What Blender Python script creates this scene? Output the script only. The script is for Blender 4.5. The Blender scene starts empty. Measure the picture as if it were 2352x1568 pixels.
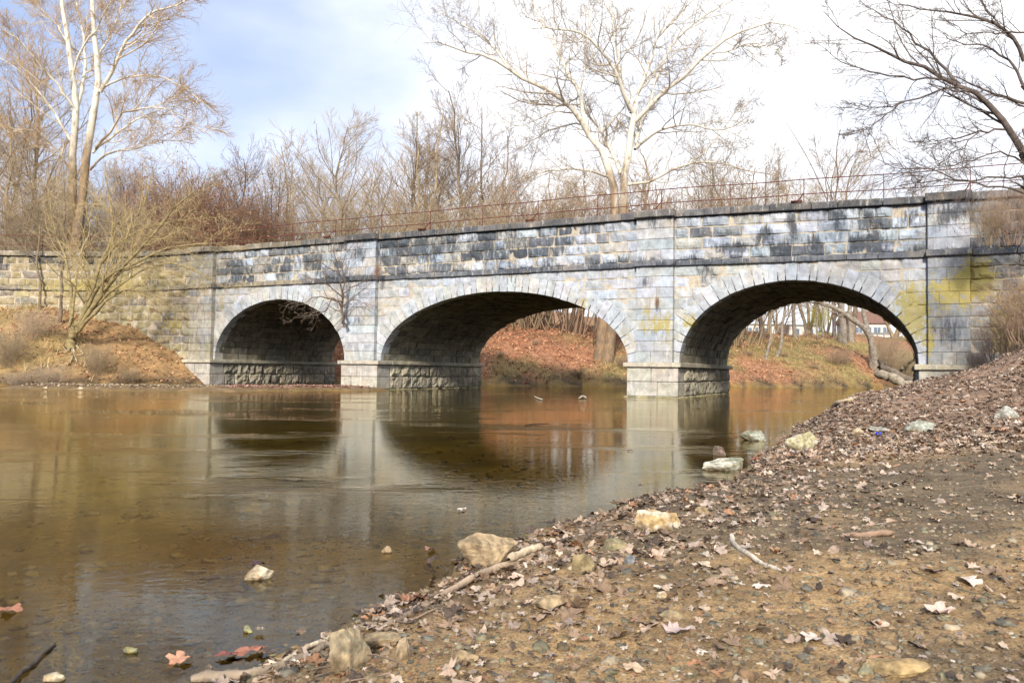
import bpy, math, random
import numpy as np
from mathutils import Matrix, Vector

# ------------------------------------------------------------------ scene, camera, sky, sun
S = bpy.context.scene
COL = S.collection
rng = np.random.default_rng(11)
random.seed(5)
PITCH, ROLL, CAMH, F = .0366, .0131, .9684, 1860.8      # F in pixels of a 2352 px wide frame
CX, CY = 1176., 784.
fwd = np.array([0, math.cos(PITCH), math.sin(PITCH)])
up0 = np.array([0, -math.sin(PITCH), math.cos(PITCH)])
rt0 = np.array([1., 0, 0])
RT = math.cos(ROLL)*rt0 + math.sin(ROLL)*up0
UP = -math.sin(ROLL)*rt0 + math.cos(ROLL)*up0
cam = bpy.data.cameras.new('camera')
camo = bpy.data.objects.new('camera', cam)
COL.objects.link(camo)
M = Matrix.Identity(4)
for i in range(3):
    M[i][0], M[i][1], M[i][2] = RT[i], UP[i], -fwd[i]
M[2][3] = CAMH
camo.matrix_world = M
cam.sensor_width = 36
cam.lens = F/2352*36
cam.clip_start = .05
cam.clip_end = 3000
cam.dof.use_dof = True
cam.dof.focus_distance = 11.
cam.dof.aperture_fstop = 10
S.camera = camo
S.view_settings.view_transform = 'Standard'
S.view_settings.look = 'None'
S.view_settings.gamma = 1
S.view_settings.exposure = 1.15
S.cycles.use_denoising = True
S.cycles.max_bounces = 6
S.cycles.diffuse_bounces = 3
S.cycles.glossy_bounces = 3
S.cycles.transparent_max_bounces = 8
S.cycles.caustics_reflective = False
S.cycles.caustics_refractive = False
SUN_EL, SUN_AZ = math.radians(27), math.radians(191)    # azimuth clockwise from +Y
W = bpy.data.worlds.new('World'); S.world = W; W.use_nodes = True
nt = W.node_tree; nt.nodes.clear()
def N(nt, t, **k):
    n = nt.nodes.new(t)
    for a, b in k.items():
        if a.startswith('i_'):
            n.inputs[a[2:].replace('_', ' ')].default_value = b
        else:
            setattr(n, a, b)
    return n
def L(nt, a, b): nt.links.new(a, b)
sky = N(nt, 'ShaderNodeTexSky'); sky.sky_type = 'NISHITA'; sky.sun_disc = False
sky.sun_elevation = SUN_EL; sky.sun_rotation = SUN_AZ; sky.air_density = 1.0; sky.dust_density = .6; sky.ozone_density = 1.6
tc = N(nt, 'ShaderNodeTexCoord')
mp = N(nt, 'ShaderNodeMapping'); mp.inputs['Scale'].default_value = (1.2, 1.2, 2.6); mp.inputs['Location'].default_value = (.35, .1, .2)
L(nt, tc.outputs['Generated'], mp.inputs['Vector'])
nz = N(nt, 'ShaderNodeTexNoise'); nz.inputs['Scale'].default_value = 1.6; nz.inputs['Detail'].default_value = 5; nz.inputs['Roughness'].default_value = .5
L(nt, mp.outputs['Vector'], nz.inputs['Vector'])
sx = N(nt, 'ShaderNodeSeparateXYZ'); L(nt, tc.outputs['Generated'], sx.inputs[0])
def Mth(nt, op, a, b=None, c=None, clamp=False):
    n = nt.nodes.new('ShaderNodeMath'); n.operation = op; n.use_clamp = clamp
    for i, v in enumerate((a, b, c)):
        if v is None: continue
        if isinstance(v, (int, float)): n.inputs[i].default_value = v
        else: nt.links.new(v, n.inputs[i])
    return n.outputs[0]
g = Mth(nt, 'MULTIPLY_ADD', sx.outputs['X'], 1.15, .50)     # cloud bank thickens to the right
g = Mth(nt, 'MULTIPLY_ADD', sx.outputs['Z'], .35, g)
cl = Mth(nt, 'MULTIPLY_ADD', nz.outputs['Fac'], 1.7, -.85)
cl = Mth(nt, 'ADD', cl, g)
rp = N(nt, 'ShaderNodeMapRange'); rp.interpolation_type = 'SMOOTHSTEP'
rp.inputs['From Min'].default_value = -.05; rp.inputs['From Max'].default_value = .85
L(nt, cl, rp.inputs['Value'])
mxs = N(nt, 'ShaderNodeMix', data_type='RGBA')
L(nt, rp.outputs['Result'], mxs.inputs['Factor'])
skm = N(nt, 'ShaderNodeMix', data_type='RGBA', blend_type='MULTIPLY'); skm.inputs['Factor'].default_value = 1
L(nt, sky.outputs['Color'], skm.inputs['A']); skm.inputs['B'].default_value = (1.0, 1.0, 1.22, 1)
skw = N(nt, 'ShaderNodeMix', data_type='RGBA'); skw.inputs['Factor'].default_value = .68
L(nt, skm.outputs['Result'], skw.inputs['A']); skw.inputs['B'].default_value = (3.2, 3.95, 5.6, 1)
L(nt, skw.outputs['Result'], mxs.inputs['A'])
nz2 = N(nt, 'ShaderNodeTexNoise'); nz2.inputs['Scale'].default_value = 3.4; nz2.inputs['Detail'].default_value = 6; nz2.inputs['Roughness'].default_value = .5
L(nt, mp.outputs['Vector'], nz2.inputs['Vector'])
rp2 = N(nt, 'ShaderNodeMapRange'); rp2.interpolation_type = 'SMOOTHSTEP'; rp2.inputs['From Min'].default_value = .36; rp2.inputs['From Max'].default_value = .62
L(nt, nz2.outputs['Fac'], rp2.inputs['Value'])
mcl = N(nt, 'ShaderNodeMix', data_type='RGBA'); L(nt, rp2.outputs['Result'], mcl.inputs['Factor'])
mcl.inputs['A'].default_value = (6.2, 6.5, 7.2, 1); mcl.inputs['B'].default_value = (8.0, 8.1, 8.3, 1)
L(nt, mcl.outputs['Result'], mxs.inputs['B'])
bg = N(nt, 'ShaderNodeBackground'); bg.inputs['Strength'].default_value = .08
L(nt, mxs.outputs['Result'], bg.inputs['Color'])
wo = N(nt, 'ShaderNodeOutputWorld'); L(nt, bg.outputs[0], wo.inputs['Surface'])
sl = bpy.data.lights.new('sun', 'SUN'); sl.energy = 2.6; sl.angle = math.radians(7); sl.color = (1, .90, .76)
so = bpy.data.objects.new('sun', sl); COL.objects.link(so)
sd = Vector((math.sin(SUN_AZ)*math.cos(SUN_EL), math.cos(SUN_AZ)*math.cos(SUN_EL), math.sin(SUN_EL)))
so.rotation_euler = sd.to_track_quat('Z', 'Y').to_euler()

# ------------------------------------------------------------------ helpers
def ray(x, y): return fwd + RT*(x-CX)/F - UP*(y-CY)/F
def at_z(x, y, z=0.):
    d = ray(x, y); t = (z-CAMH)/d[2]; return d*t + np.array([0, 0, CAMH])
def at_Y(x, y, Y):
    d = ray(x, y); return d*(Y/d[1]) + np.array([0, 0, CAMH])
def hash3(i, j, k):
    n = (i*374761393 + j*668265263 + k*2147483647*7 + 1274126177) & 0xffffffff
    n = ((n ^ (n >> 13))*1274126177) & 0xffffffff
    n = (n ^ (n >> 16)) & 0xffff
    return n/65535.
def vnoise(x, y, z=0.):
    x, y, z = np.broadcast_arrays(np.asarray(x, float), np.asarray(y, float), np.asarray(z, float))
    xi, yi, zi = np.floor(x).astype(np.int64), np.floor(y).astype(np.int64), np.floor(z).astype(np.int64)
    fx, fy, fz = x-xi, y-yi, z-zi
    fx, fy, fz = fx*fx*(3-2*fx), fy*fy*(3-2*fy), fz*fz*(3-2*fz)
    r = 0
    for a in (0, 1):
        for b in (0, 1):
            for c in (0, 1):
                r = r + hash3(xi+a, yi+b, zi+c)*(fx if a else 1-fx)*(fy if b else 1-fy)*(fz if c else 1-fz)
    return r*2-1
def fbm(x, y, z=0., o=3):
    r, a, s = 0, 1., 1.
    for k in range(o):
        r = r + a*vnoise(np.asarray(x)*s+k*17.3, np.asarray(y)*s+k*5.1, np.asarray(z)*s+k*9.7); a *= .5; s *= 2.03
    return r
def sst(a, b, x):
    t = np.clip((x-a)/(b-a), 0, 1); return t*t*(3-2*t)

def tag(o, label=None, cat=None, group=None, kind=None):
    if label: o['label'] = label
    if cat: o['category'] = cat
    if group: o['group'] = group
    if kind: o['kind'] = kind
    return o
def mesh(name, V, faces, mat, attrs=None, smooth=False):
    me = bpy.data.meshes.new(name)
    V = np.asarray(V, np.float32)
    if not isinstance(faces, list): faces = [faces]
    faces = [np.asarray(f, np.int32) for f in faces if len(f)]
    me.vertices.add(len(V)); me.vertices.foreach_set('co', V.ravel())
    idx = np.concatenate([f.ravel() for f in faces])
    tot = np.concatenate([np.full(len(f), f.shape[1], np.int32) for f in faces])
    st = np.concatenate([[0], np.cumsum(tot)[:-1]]).astype(np.int32)
    me.loops.add(len(idx)); me.loops.foreach_set('vertex_index', idx)
    me.polygons.add(len(tot)); me.polygons.foreach_set('loop_start', st)
    try: me.polygons.foreach_set('loop_total', tot)
    except Exception: pass
    me.polygons.foreach_set('use_smooth', np.full(len(tot), smooth))
    for k, a in (attrs or {}).items():
        a = np.asarray(a, np.float32)
        if a.ndim == 2:
            at = me.attributes.new(k, 'FLOAT_COLOR', 'POINT')
            c = np.ones((len(V), 4), np.float32); c[:, :3] = a; at.data.foreach_set('color', c.ravel())
        else:
            at = me.attributes.new(k, 'FLOAT', 'POINT'); at.data.foreach_set('value', a)
    me.update(calc_edges=True)
    if mat: me.materials.append(mat)
    return me
def link(name, me, parent=None):
    o = bpy.data.objects.new(name, me); COL.objects.link(o)
    if parent: o.parent = parent
    return o
def empty(name, loc=(0, 0, 0), rz=0., parent=None):
    o = bpy.data.objects.new(name, None); o.location = loc; o.rotation_euler = (0, 0, rz); o.empty_display_size = .2
    COL.objects.link(o)
    if parent: o.parent = parent
    return o

# ------------------------------------------------------------------ materials
def mat(name):
    m = bpy.data.materials.new(name); m.use_nodes = True
    t = m.node_tree; t.nodes.clear()
    out = N(t, 'ShaderNodeOutputMaterial'); b = N(t, 'ShaderNodeBsdfPrincipled')
    L(t, b.outputs[0], out.inputs['Surface'])
    return m, t, b
def noise(t, scale, detail=4, rough=.55, vec=None, mscale=None, kind='Object', loc=None):
    tcx = N(t, 'ShaderNodeTexCoord'); v = tcx.outputs[kind]
    if mscale or loc:
        mpx = N(t, 'ShaderNodeMapping'); L(t, v, mpx.inputs['Vector'])
        if mscale: mpx.inputs['Scale'].default_value = mscale
        if loc: mpx.inputs['Location'].default_value = loc
        v = mpx.outputs['Vector']
    n = N(t, 'ShaderNodeTexNoise'); n.inputs['Scale'].default_value = scale; n.inputs['Detail'].default_value = detail
    n.inputs['Roughness'].default_value = rough
    L(t, v, n.inputs['Vector'])
    return n.outputs['Fac']
def rng_(t, v, a, b, c=0., d=1., smooth=True):
    r = N(t, 'ShaderNodeMapRange')
    if smooth: r.interpolation_type = 'SMOOTHSTEP'
    r.inputs['From Min'].default_value = a; r.inputs['From Max'].default_value = b
    r.inputs['To Min'].default_value = c; r.inputs['To Max'].default_value = d
    L(t, v, r.inputs['Value']); return r.outputs['Result']
def mix(t, f, a, b, blend='MIX'):
    m = N(t, 'ShaderNodeMix', data_type='RGBA', blend_type=blend)
    for s, v in (('Factor', f), ('A', a), ('B', b)):
        if isinstance(v, (int, float)): m.inputs[s].default_value = v
        elif isinstance(v, tuple): m.inputs[s].default_value = v if len(v) == 4 else v+(1,)
        else: L(t, v, m.inputs[s])
    return m.outputs['Result']
def attr(t, n, o='Color'):
    a = N(t, 'ShaderNodeAttribute'); a.attribute_name = n; return a.outputs[o]
def bump(t, b, h, strength=.5, dist=.02):
    n = N(t, 'ShaderNodeBump'); n.inputs['Strength'].default_value = strength; n.inputs['Distance'].default_value = dist
    L(t, h, n.inputs['Height']); L(t, n.outputs[0], b.inputs['Normal']); return n
def grey(t, v):
    c = N(t, 'ShaderNodeCombineColor')
    for i in range(3): L(t, v, c.inputs[i])
    return c.outputs[0]

def m_stone():
    m, t, b = mat('weathered_stone')
    base = attr(t, 'tint')
    n1 = noise(t, 3.2, 6, .62)
    base = mix(t, 1., base, grey(t, rng_(t, n1, .25, .75, .72, 1.26)), 'MULTIPLY')
    n2 = noise(t, 1.2, 4, .6, loc=(7, 3, 1))
    base = mix(t, rng_(t, n2, .48, .70, 0, .30), base, (.50, .40, .27))     # ochre wash
    # pale lime runs
    n5 = noise(t, 3.4, 5, .6, mscale=(2.0, 2.0, .45), loc=(3, 9, 4))
    base = mix(t, rng_(t, n5, .56, .70, 0, .5), base, (.62, .63, .63))
    # black biofilm runs
    n3 = noise(t, 4.2, 7, .68, mscale=(1.9, 1.9, .32))
    n3b = noise(t, 1.1, 5, .6, loc=(1, 2, 3))
    st = attr(t, 'stain', 'Fac')
    f = Mth(t, 'ADD', Mth(t, 'MULTIPLY_ADD', n3, .65, -.32), Mth(t, 'MULTIPLY_ADD', n3b, .5, -.25))
    f = Mth(t, 'MULTIPLY_ADD', st, .37, f)
    f = Mth(t, 'MULTIPLY_ADD', noise(t, 8, 5, .7, mscale=(1.4, 1.4, .4), loc=(5, 5, 5)), .5, Mth(t, 'ADD', f, -.25))
    base = mix(t, rng_(t, f, .08, .34, 0, .88), base, (.045, .055, .070))
    # white flecks
    n4 = noise(t, 26, 3, .6)
    fl = Mth(t, 'MULTIPLY', rng_(t, n4, .62, .70), rng_(t, n2, .4, .6))
    base = mix(t, Mth(t, 'MULTIPLY', fl, .55), base, (.68, .70, .70))
    # yellow lichen
    li = attr(t, 'lichen', 'Fac')
    f2 = Mth(t, 'MULTIPLY_ADD', li, .55, Mth(t, 'MULTIPLY_ADD', noise(t, 2.4, 5, .6, mscale=(1.5, 1.5, .6), loc=(4, 4, 9)), 1., -.5))
    n6 = noise(t, 9, 4, .6)
    lc = mix(t, n6, (.27, .22, .05), (.44, .37, .09))
    n7 = noise(t, 24, 4, .7, loc=(2, 2, 2))
    f2 = Mth(t, 'MULTIPLY_ADD', n6, 1.1, Mth(t, 'ADD', f2, -.55))
    f2 = Mth(t, 'MULTIPLY_ADD', n7, .9, Mth(t, 'ADD', f2, -.45))
    base = mix(t, rng_(t, f2, .24, .44, 0, .82), base, lc)
    L(t, base, b.inputs['Base Color']); b.inputs['Roughness'].default_value = .9
    b.inputs['Specular IOR Level'].default_value = .25
    h = Mth(t, 'ADD', Mth(t, 'MULTIPLY', noise(t, 9, 6, .7), .8), Mth(t, 'MULTIPLY', noise(t, 40, 3, .6), .25))
    bump(t, b, h, .85, .045)
    return m
M_STONE = m_stone()
def m_simple(name, c1, c2, scale=6, rough=.85, bd=.01, bs=.5, ms=None, spec=.3, metal=0.):
    m, t, b = mat(name)
    n = noise(t, scale, 5, .6, mscale=ms)
    L(t, mix(t, rng_(t, n, .35, .65), c1, c2), b.inputs['Base Color'])
    b.inputs['Roughness'].default_value = rough; b.inputs['Specular IOR Level'].default_value = spec
    b.inputs['Metallic'].default_value = metal
    bump(t, b, noise(t, scale*3, 4, .6, mscale=ms), bs, bd)
    return m
def m_attr(name, rough=.8, nscale=20, lo=.75, hi=1.2, bd=.01, spec=.3, trans=0.):
    m, t, b = mat(name)
    n = noise(t, nscale, 4, .6)
    L(t, mix(t, 1., attr(t, 'tint'), grey(t, rng_(t, n, .3, .7, lo, hi)), 'MULTIPLY'), b.inputs['Base Color'])
    b.inputs['Roughness'].default_value = rough; b.inputs['Specular IOR Level'].default_value = spec
    if bd: bump(t, b, noise(t, nscale*2, 4, .6), .6, bd)
    return m
M_MORTAR = m_simple('lime_mortar', (.34, .29, .21), (.22, .19, .15), 2.5, .95, .02)
M_RUST = m_simple('rusty_iron', (.07, .022, .020), (.16, .04, .035), 9, .7, .004)
M_BARK = m_attr('bark', .92, 5, .6, 1.35, .05)
M_TWIG = m_attr('twigs', .9, 3, .85, 1.15, 0)
M_LEAF = m_attr('dry_leaf', .75, 30, .72, 1.25, .004, .35)
M_ROCK = m_attr('rock', .9, 26, .55, 1.4, .008)
M_GRASS = m_attr('grass_blades', .85, 3, .85, 1.15, 0)

def m_syc():
    m, t, b = mat('sycamore_bark')
    g = N(t, 'ShaderNodeNewGeometry'); s = N(t, 'ShaderNodeSeparateXYZ'); L(t, g.outputs['Position'], s.inputs[0])
    n = noise(t, 1.1, 5, .6, mscale=(1, 1, .45))
    hgt = Mth(t, 'ADD', Mth(t, 'MULTIPLY_ADD', n, 14., -7.), s.outputs['Z'])
    white = rng_(t, hgt, 12.5, 17)
    n2 = noise(t, 3.4, 4, .65, mscale=(1, 1, .5), loc=(3, 1, 2))
    br = mix(t, rng_(t, n2, .4, .6), (.28, .19, .11), (.17, .125, .085))
    wt = mix(t, rng_(t, n2, .52, .66), (.62, .59, .51), (.30, .26, .18))
    L(t, mix(t, white, br, wt), b.inputs['Base Color']); b.inputs['Roughness'].default_value = .85
    bump(t, b, n2, .5, .04)
    return m
M_SYC = m_syc()

def m_ground():
    m, t, b = mat('river_bank_ground')
    a = attr(t, 'tint')
    n1 = noise(t, 2.3, 8, .65); n2 = noise(t, 14, 6, .65); n3 = noise(t, 90, 5, .7)
    c = mix(t, 1., a, grey(t, rng_(t, n1, .3, .7, .68, 1.32)), 'MULTIPLY')
    c = mix(t, 1., c, grey(t, rng_(t, n2, .3, .7, .70, 1.32)), 'MULTIPLY')
    c = mix(t, 1., c, grey(t, rng_(t, n3, .34, .66, .62, 1.42)), 'MULTIPLY')
    # damp dark patches
    n4 = noise(t, .9, 5, .6, loc=(3, 1, 0))
    c = mix(t, rng_(t, n4, .54, .68, 0, .42), c, (.075, .052, .028))
    L(t, c, b.inputs['Base Color'])
    wet = attr(t, 'wet', 'Fac')
    L(t, rng_(t, wet, 0, 1, .9, .38), b.inputs['Roughness']); b.inputs['Specular IOR Level'].default_value = .35
    h = Mth(t, 'ADD', Mth(t, 'MULTIPLY', n2, .8), Mth(t, 'MULTIPLY', n3, .45))
    bump(t, b, h, .8, .03)
    return m
M_GROUND = m_ground()
def m_water():
    m = bpy.data.materials.new('river_water'); m.use_nodes = True
    t = m.node_tree; t.nodes.clear()
    out = N(t, 'ShaderNodeOutputMaterial')
    # long streaks of rougher, faster water across the current
    riff = noise(t, .30, 5, .65, mscale=(.55, 1.3, 1), loc=(2.2, .7, 0))
    riff = rng_(t, riff, .50, .72, .65, 6.0)
    w1 = noise(t, 6.5, 4, .65, mscale=(.85, 1.3, 1)); w2 = noise(t, 1.6, 2, .5, mscale=(.8, 1.2, 1)); w3 = noise(t, 20, 2, .5, mscale=(.9, 1.2, 1))
    h = Mth(t, 'ADD', Mth(t, 'MULTIPLY', w1, .6), Mth(t, 'MULTIPLY_ADD', w2, .5, Mth(t, 'MULTIPLY', w3, .30)))
    h = Mth(t, 'MULTIPLY', h, riff)
    bp = N(t, 'ShaderNodeBump'); bp.inputs['Strength'].default_value = 1.; bp.inputs['Distance'].default_value = .0030
    L(t, h, bp.inputs['Height'])
    fr = N(t, 'ShaderNodeFresnel'); fr.inputs['IOR'].default_value = 1.36; L(t, bp.outputs[0], fr.inputs['Normal'])
    tr = N(t, 'ShaderNodeBsdfTransparent'); tr.inputs['Color'].default_value = (.90, .82, .56, 1)
    gl = N(t, 'ShaderNodeBsdfGlossy'); gl.inputs['Roughness'].default_value = .012; gl.inputs['Color'].default_value = (1., .95, .80, 1)
    L(t, bp.outputs[0], gl.inputs['Normal'])
    mx = N(t, 'ShaderNodeMixShader'); L(t, fr.outputs[0], mx.inputs[0]); L(t, tr.outputs[0], mx.inputs[1]); L(t, gl.outputs[0], mx.inputs[2])
    L(t, mx.outputs[0], out.inputs['Surface'])
    return m
M_WATER = m_water()

# ------------------------------------------------------------------ terrain
RSH = [(-60, -60), (-12, -14), (-4., -3), (-2.0, 1.0)]
RSH += [tuple(at_z(x, y)[:2]) for x, y in [(380, 1568), (560, 1500), (760, 1442), (900, 1375), (1060, 1268), (1250, 1212), (1450, 1150), (1640, 1106), (1700, 1072), (1800, 1005), (1862, 962)]]
RSH += [(8.4, 20.3), (10.8, 24.2), (14.2, 29.5), (18.6, 38), (24, 46), (40, 56), (90, 72), (260, 100)]
LSH = [(-200, 20), (-60, 34), (-24.6, 37.0), (-21.5, 37.8), (-19.0, 40.3), (-17.3, 42.0), (-15.6, 43.4), (-11.4, 52.2), (-6, 53.2), (0, 54), (8, 56), (16, 60), (24, 63.5), (34, 68), (60, 80), (260, 130)]
BAR = [(-19.5, 33.4), (-15.5, 33.0), (-12.2, 34.0), (-9.5, 36.3), (-7.2, 37.6)]
def pdist(x, y, P):
    """distance to polyline and side (+ = right of the travel direction)"""
    best = np.full(np.shape(x), 1e9); side = np.zeros(np.shape(x))
    for (ax, ay), (bx, by) in zip(P[:-1], P[1:]):
        dx, dy = bx-ax, by-ay; l2 = dx*dx+dy*dy
        t = np.clip(((x-ax)*dx+(y-ay)*dy)/l2, 0, 1)
        qx, qy = x-ax-t*dx, y-ay-t*dy
        d = np.hypot(qx, qy)
        cr = (qx*dy-qy*dx)
        m = d < best-1e-9
        best = np.where(m, d, best); side = np.where(m, np.sign(cr), side)
    return best, side
def terrain(x, y):
    x = np.asarray(x, float); y = np.asarray(y, float)
    wob = .10*fbm(x*.9, y*.9, 3.3, 3)+.03*fbm(x*4, y*4, 1.3, 2)
    dr, sr = pdist(x, y, RSH); dr = dr*np.where(sr == 0, 1, sr) + wob*np.clip(.95+np.abs(dr)*.2, 0, 1.4)
    dl, sl_ = pdist(x, y, LSH); dl = -dl*np.where(sl_ == 0, 1, sl_) + wob*2
    land_r, land_l = dr, dl
    # right bank
    s = sst(12.5, 25, y)
    hr = .095*np.clip(dr, 0, 4)+.05*np.clip(dr-4, 0, 50)+s*(.11*np.clip(dr, 0, 50)+.058*np.clip(dr, 0, 9)**2)+.42*sst(0, 1.1, dr)*sst(11, 17, y)*(1-sst(20.5, 25.5, y))
    hr = np.where(dr > 0, np.minimum(hr, 6+.02*dr), 0)
    # left and far bank
    lb = sst(-11, -16, x)*sst(49, 46, y)
    h1 = 6.0*(1-np.exp(-np.clip(dl, 0, 500)/7.6)); h2 = 5.6*(1-np.exp(-np.clip(dl-.2, 0, 500)/8.5))+.25*sst(0, .6, dl)
    hill = sst(60, 190, dl)*17*(.8+.3*fbm(x*.01, y*.01, 0, 2))
    hl = np.where(dl > 0, h1*lb+(h2+hill)*(1-lb), 0)
    bed = -.50*(1-np.exp(-np.clip(np.minimum(-dr, -dl), 0, 99)*.13))-.02
    h = np.where(dr > 0, hr, np.where(dl > 0, hl, bed))
    db, _ = pdist(x, y, BAR)
    h = np.maximum(h, .20-.12*db**2*(1+.5*fbm(x, y, 2, 2)) + .03*fbm(x*2, y*2, 5, 2))
    far = np.clip((np.hypot(x, y)-8)/25, 0, 1)
    onl = np.clip(np.maximum(dr, dl), 0, 3)/3
    h = h + .012*fbm(x*3.1, y*3.1, 0, 3)*np.clip(1.3-far, 0, 1) + .004*fbm(x*13, y*13, 0, 3)*(1-far)+(.30*fbm(x*.42, y*.42, 4, 3)+.13*fbm(x*1.9, y*1.9, 4, 3))*far*onl
    return h, dr, dl
def H(x, y): return terrain(x, y)[0]

nx, ny = 620, 720
tx = np.linspace(-1, 1, nx); ty = np.linspace(-.78, 1, ny)
GX = 1.0+.42*np.sinh(6.9*tx); GY = 4.0+.42*np.sinh(6.9*ty)
XX, YY = np.meshgrid(GX, GY)
ZZ, DR, DL = terrain(XX, YY)
idx = np.arange(nx*ny).reshape(ny, nx)
Q = np.stack([idx[:-1, :-1], idx[:-1, 1:], idx[1:, 1:], idx[1:, :-1]], -1).reshape(-1, 4)
mud = np.array([.30, .195, .092]); mud2 = np.array([.150, .110, .065]); litter = np.array([.22, .145, .10]); orange = np.array([.30, .15, .085])
bedc = np.array([.23, .150, .045]); bedd = np.array([.20, .145, .010]); grs = np.array([.22, .175, .07])
def lerp(a, b, f): return a+(b-a)*f[..., None]
n_a = fbm(XX*.7, YY*.7, 0, 3)
col = lerp(np.broadcast_to(mud, XX.shape+(3,)), mud2, np.clip(sst(-.3, .6, n_a+.25*(XX-3)), 0, 1))
col = lerp(col, litter, sst(8, 13, YY)*sst(-.2, .8, DR+0*XX))
fl = (DL > 0)
gmix = sst(-.1, .6, .8*fbm(XX*.25, YY*.25, 8, 3)+sst(10, 18, XX)*.55+sst(-14, -22, XX)*.40-.32)
colf = lerp(np.broadcast_to(orange, XX.shape+(3,)), grs, gmix)
colf = lerp(colf, np.array([.33, .225, .10]), .7*sst(-11, -16, XX)*sst(50, 46, YY))
colf = lerp(colf, np.array([.09, .065, .04]), sst(1.1, .25, DL+.5*fbm(XX*.8, YY*.8, 1, 2)))
hillc = lerp(np.broadcast_to(np.array([.27, .15, .08]), XX.shape+(3,)), np.array([.20, .20, .06]), sst(-.2, .3, fbm(XX*.03, YY*.03, 8, 2)))
colf = lerp(colf, hillc, sst(25, 60, DL))
col = np.where(fl[..., None], colf, col)
under = sst(.03, -.02, ZZ)
wetn = sst(.9, .15, np.where(fl, DL*2, DR)+.15*n_a)*(1-fl*.3)
col = col*(1-.40*wetn[..., None])
cb = lerp(np.broadcast_to(bedc, XX.shape+(3,)), bedd, sst(-.08, -.38, ZZ))*(1+.35*fbm(XX*.8, YY*1.3, 3, 3))[..., None]
col = lerp(col, np.clip(cb, .01, 1), under)
me = mesh('ground', np.stack([XX, YY, ZZ], -1).reshape(-1, 3), Q, M_GROUND, {'tint': col.reshape(-1, 3), 'wet': np.clip(wetn, 0, 1).ravel()}, True)
tag(link('ground', me), 'brown muddy river bank rising from the creek', None, None, 'structure')
me = mesh('water', [(-250, -60, 0), (260, -60, 0), (260, 140, 0), (-250, 140, 0)], [[(0, 1, 2, 3)]], M_WATER)
tag(link('water', me), 'shallow brown creek reflecting the bridge and sky', None, None, 'structure')

def hit(x, y):
    """point where the view ray through a pixel meets land or water"""
    d = ray(x, y); t = np.geomspace(1.2, 200, 6000)
    P = d[None]*t[:, None]+np.array([0, 0, CAMH])
    g = np.maximum(H(P[:, 0], P[:, 1]), 0)
    i = np.argmax(P[:, 2] < g)
    return P[i]

# ------------------------------------------------------------------ bridge
TH = .4498
BA = np.array([-15.7925, 43.075])
US = [0., 8.53, 10.63, 22.83, 24.93, 33.47]
BW = 9.9
ZS, ZC, ZL = 5.42, 7.40, 1.38
bridge = empty('stone_bridge', (BA[0], BA[1], 0), -TH)
tag(bridge, 'old stone three-arch bridge across the creek', 'bridge')
_s = np.linspace(0, 40, 801); _ds = _s[1]-_s[0]
def _path(curv, lim):
    ph = np.minimum(_s*curv, lim)
    return ph, np.concatenate([[0], np.cumsum(np.cos(ph[:-1])*_ds)]), np.concatenate([[0], np.cumsum(np.sin(ph[:-1])*_ds)])
PL = _path(.085, .43); PR = _path(.06, .10)
def bend(P):
    u, w, z = P[:, 0], P[:, 1], P[:, 2]
    adj = np.interp(u, [-20, 0, 9, 24, 34, 45], [.0, -.04, .0, .09, -.07, -.07])*np.clip((z-1.4)/6, 0, 1.1)
    x, y = u.copy(), w.copy()
    m = u < -3.2; s = -3.2-u[m]
    ph, cx, cy = (np.interp(s, _s, a) for a in PL)
    x[m] = -3.2-cx-np.sin(ph)*w[m]; y[m] = -cy+np.cos(ph)*w[m]
    m = u > 35.4; s = u[m]-35.4
    ph, cx, cy = (np.interp(s, _s, a) for a in PR)
    x[m] = 35.4+cx+np.sin(ph)*w[m]; y[m] = -cy+np.cos(ph)*w[m]
    return np.stack([x, y, z+adj], -1)
# weathering maps in flat bridge coordinates
ST = [(29.2, 6.75, .25, .7, .9), (25.4, 6.8, .4, .25, .6), (30.0, 5.8, .4, .3, .9), (31.6, 5.75, .5, .3, .8), (24.0, 6.9, .5, .3, .6), (23.5, 4.6, .25, .5, .5), (22, 6.9, .5, .2, .6), (12.5, 6.6, 3.2, .8, .85), (16.5, 6.4, 2.5, .8, .75), (19, 6.3, 2.2, .8, .5), (5.2, 6.3, 3.0, .8, .6), (1.2, 6.1, 1.6, .7, .7), (20.6, 6.6, 1.5, .5, .3), (28.2, 6.3, .35, .35, 1.), (26, 5.0, .35, .5, .7), (30.8, 6.6, .35, .6, .9), (31.8, 6.7, .5, .5, .8),
      (34.4, 6.7, 1.3, .6, .75), (37.5, 5.8, 2.0, 1.2, .8), (33.2, 6.6, .4, .7, .6), (37.6, 3.6, .8, 1.4, .7), (34.4, 2.6, .7, .6, .55), (-.9, 3.0, .6, 1.0, .35), (24, 2.6, .6, .25, .5), (9.5, 3.3, .6, .8, .35), (-4, 2.2, 1.5, .5, .4), (-9, 6.9, 9, .35, .5), (38, 7, 3, .5, .6), (17.5, 4.95, .6, .3, .4), (12, 4.9, .5, .4, .3),
      (9.4, 6.5, .5, .4, .8), (8.2, 5.8, .8, .8, .5), (30, 6.0, .6, .25, .55), (27, 5.8, 1.2, .22, .85), (28.8, 5.8, .5, .25, .9), (32.4, 5.9, .8, .3, .7)]
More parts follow.
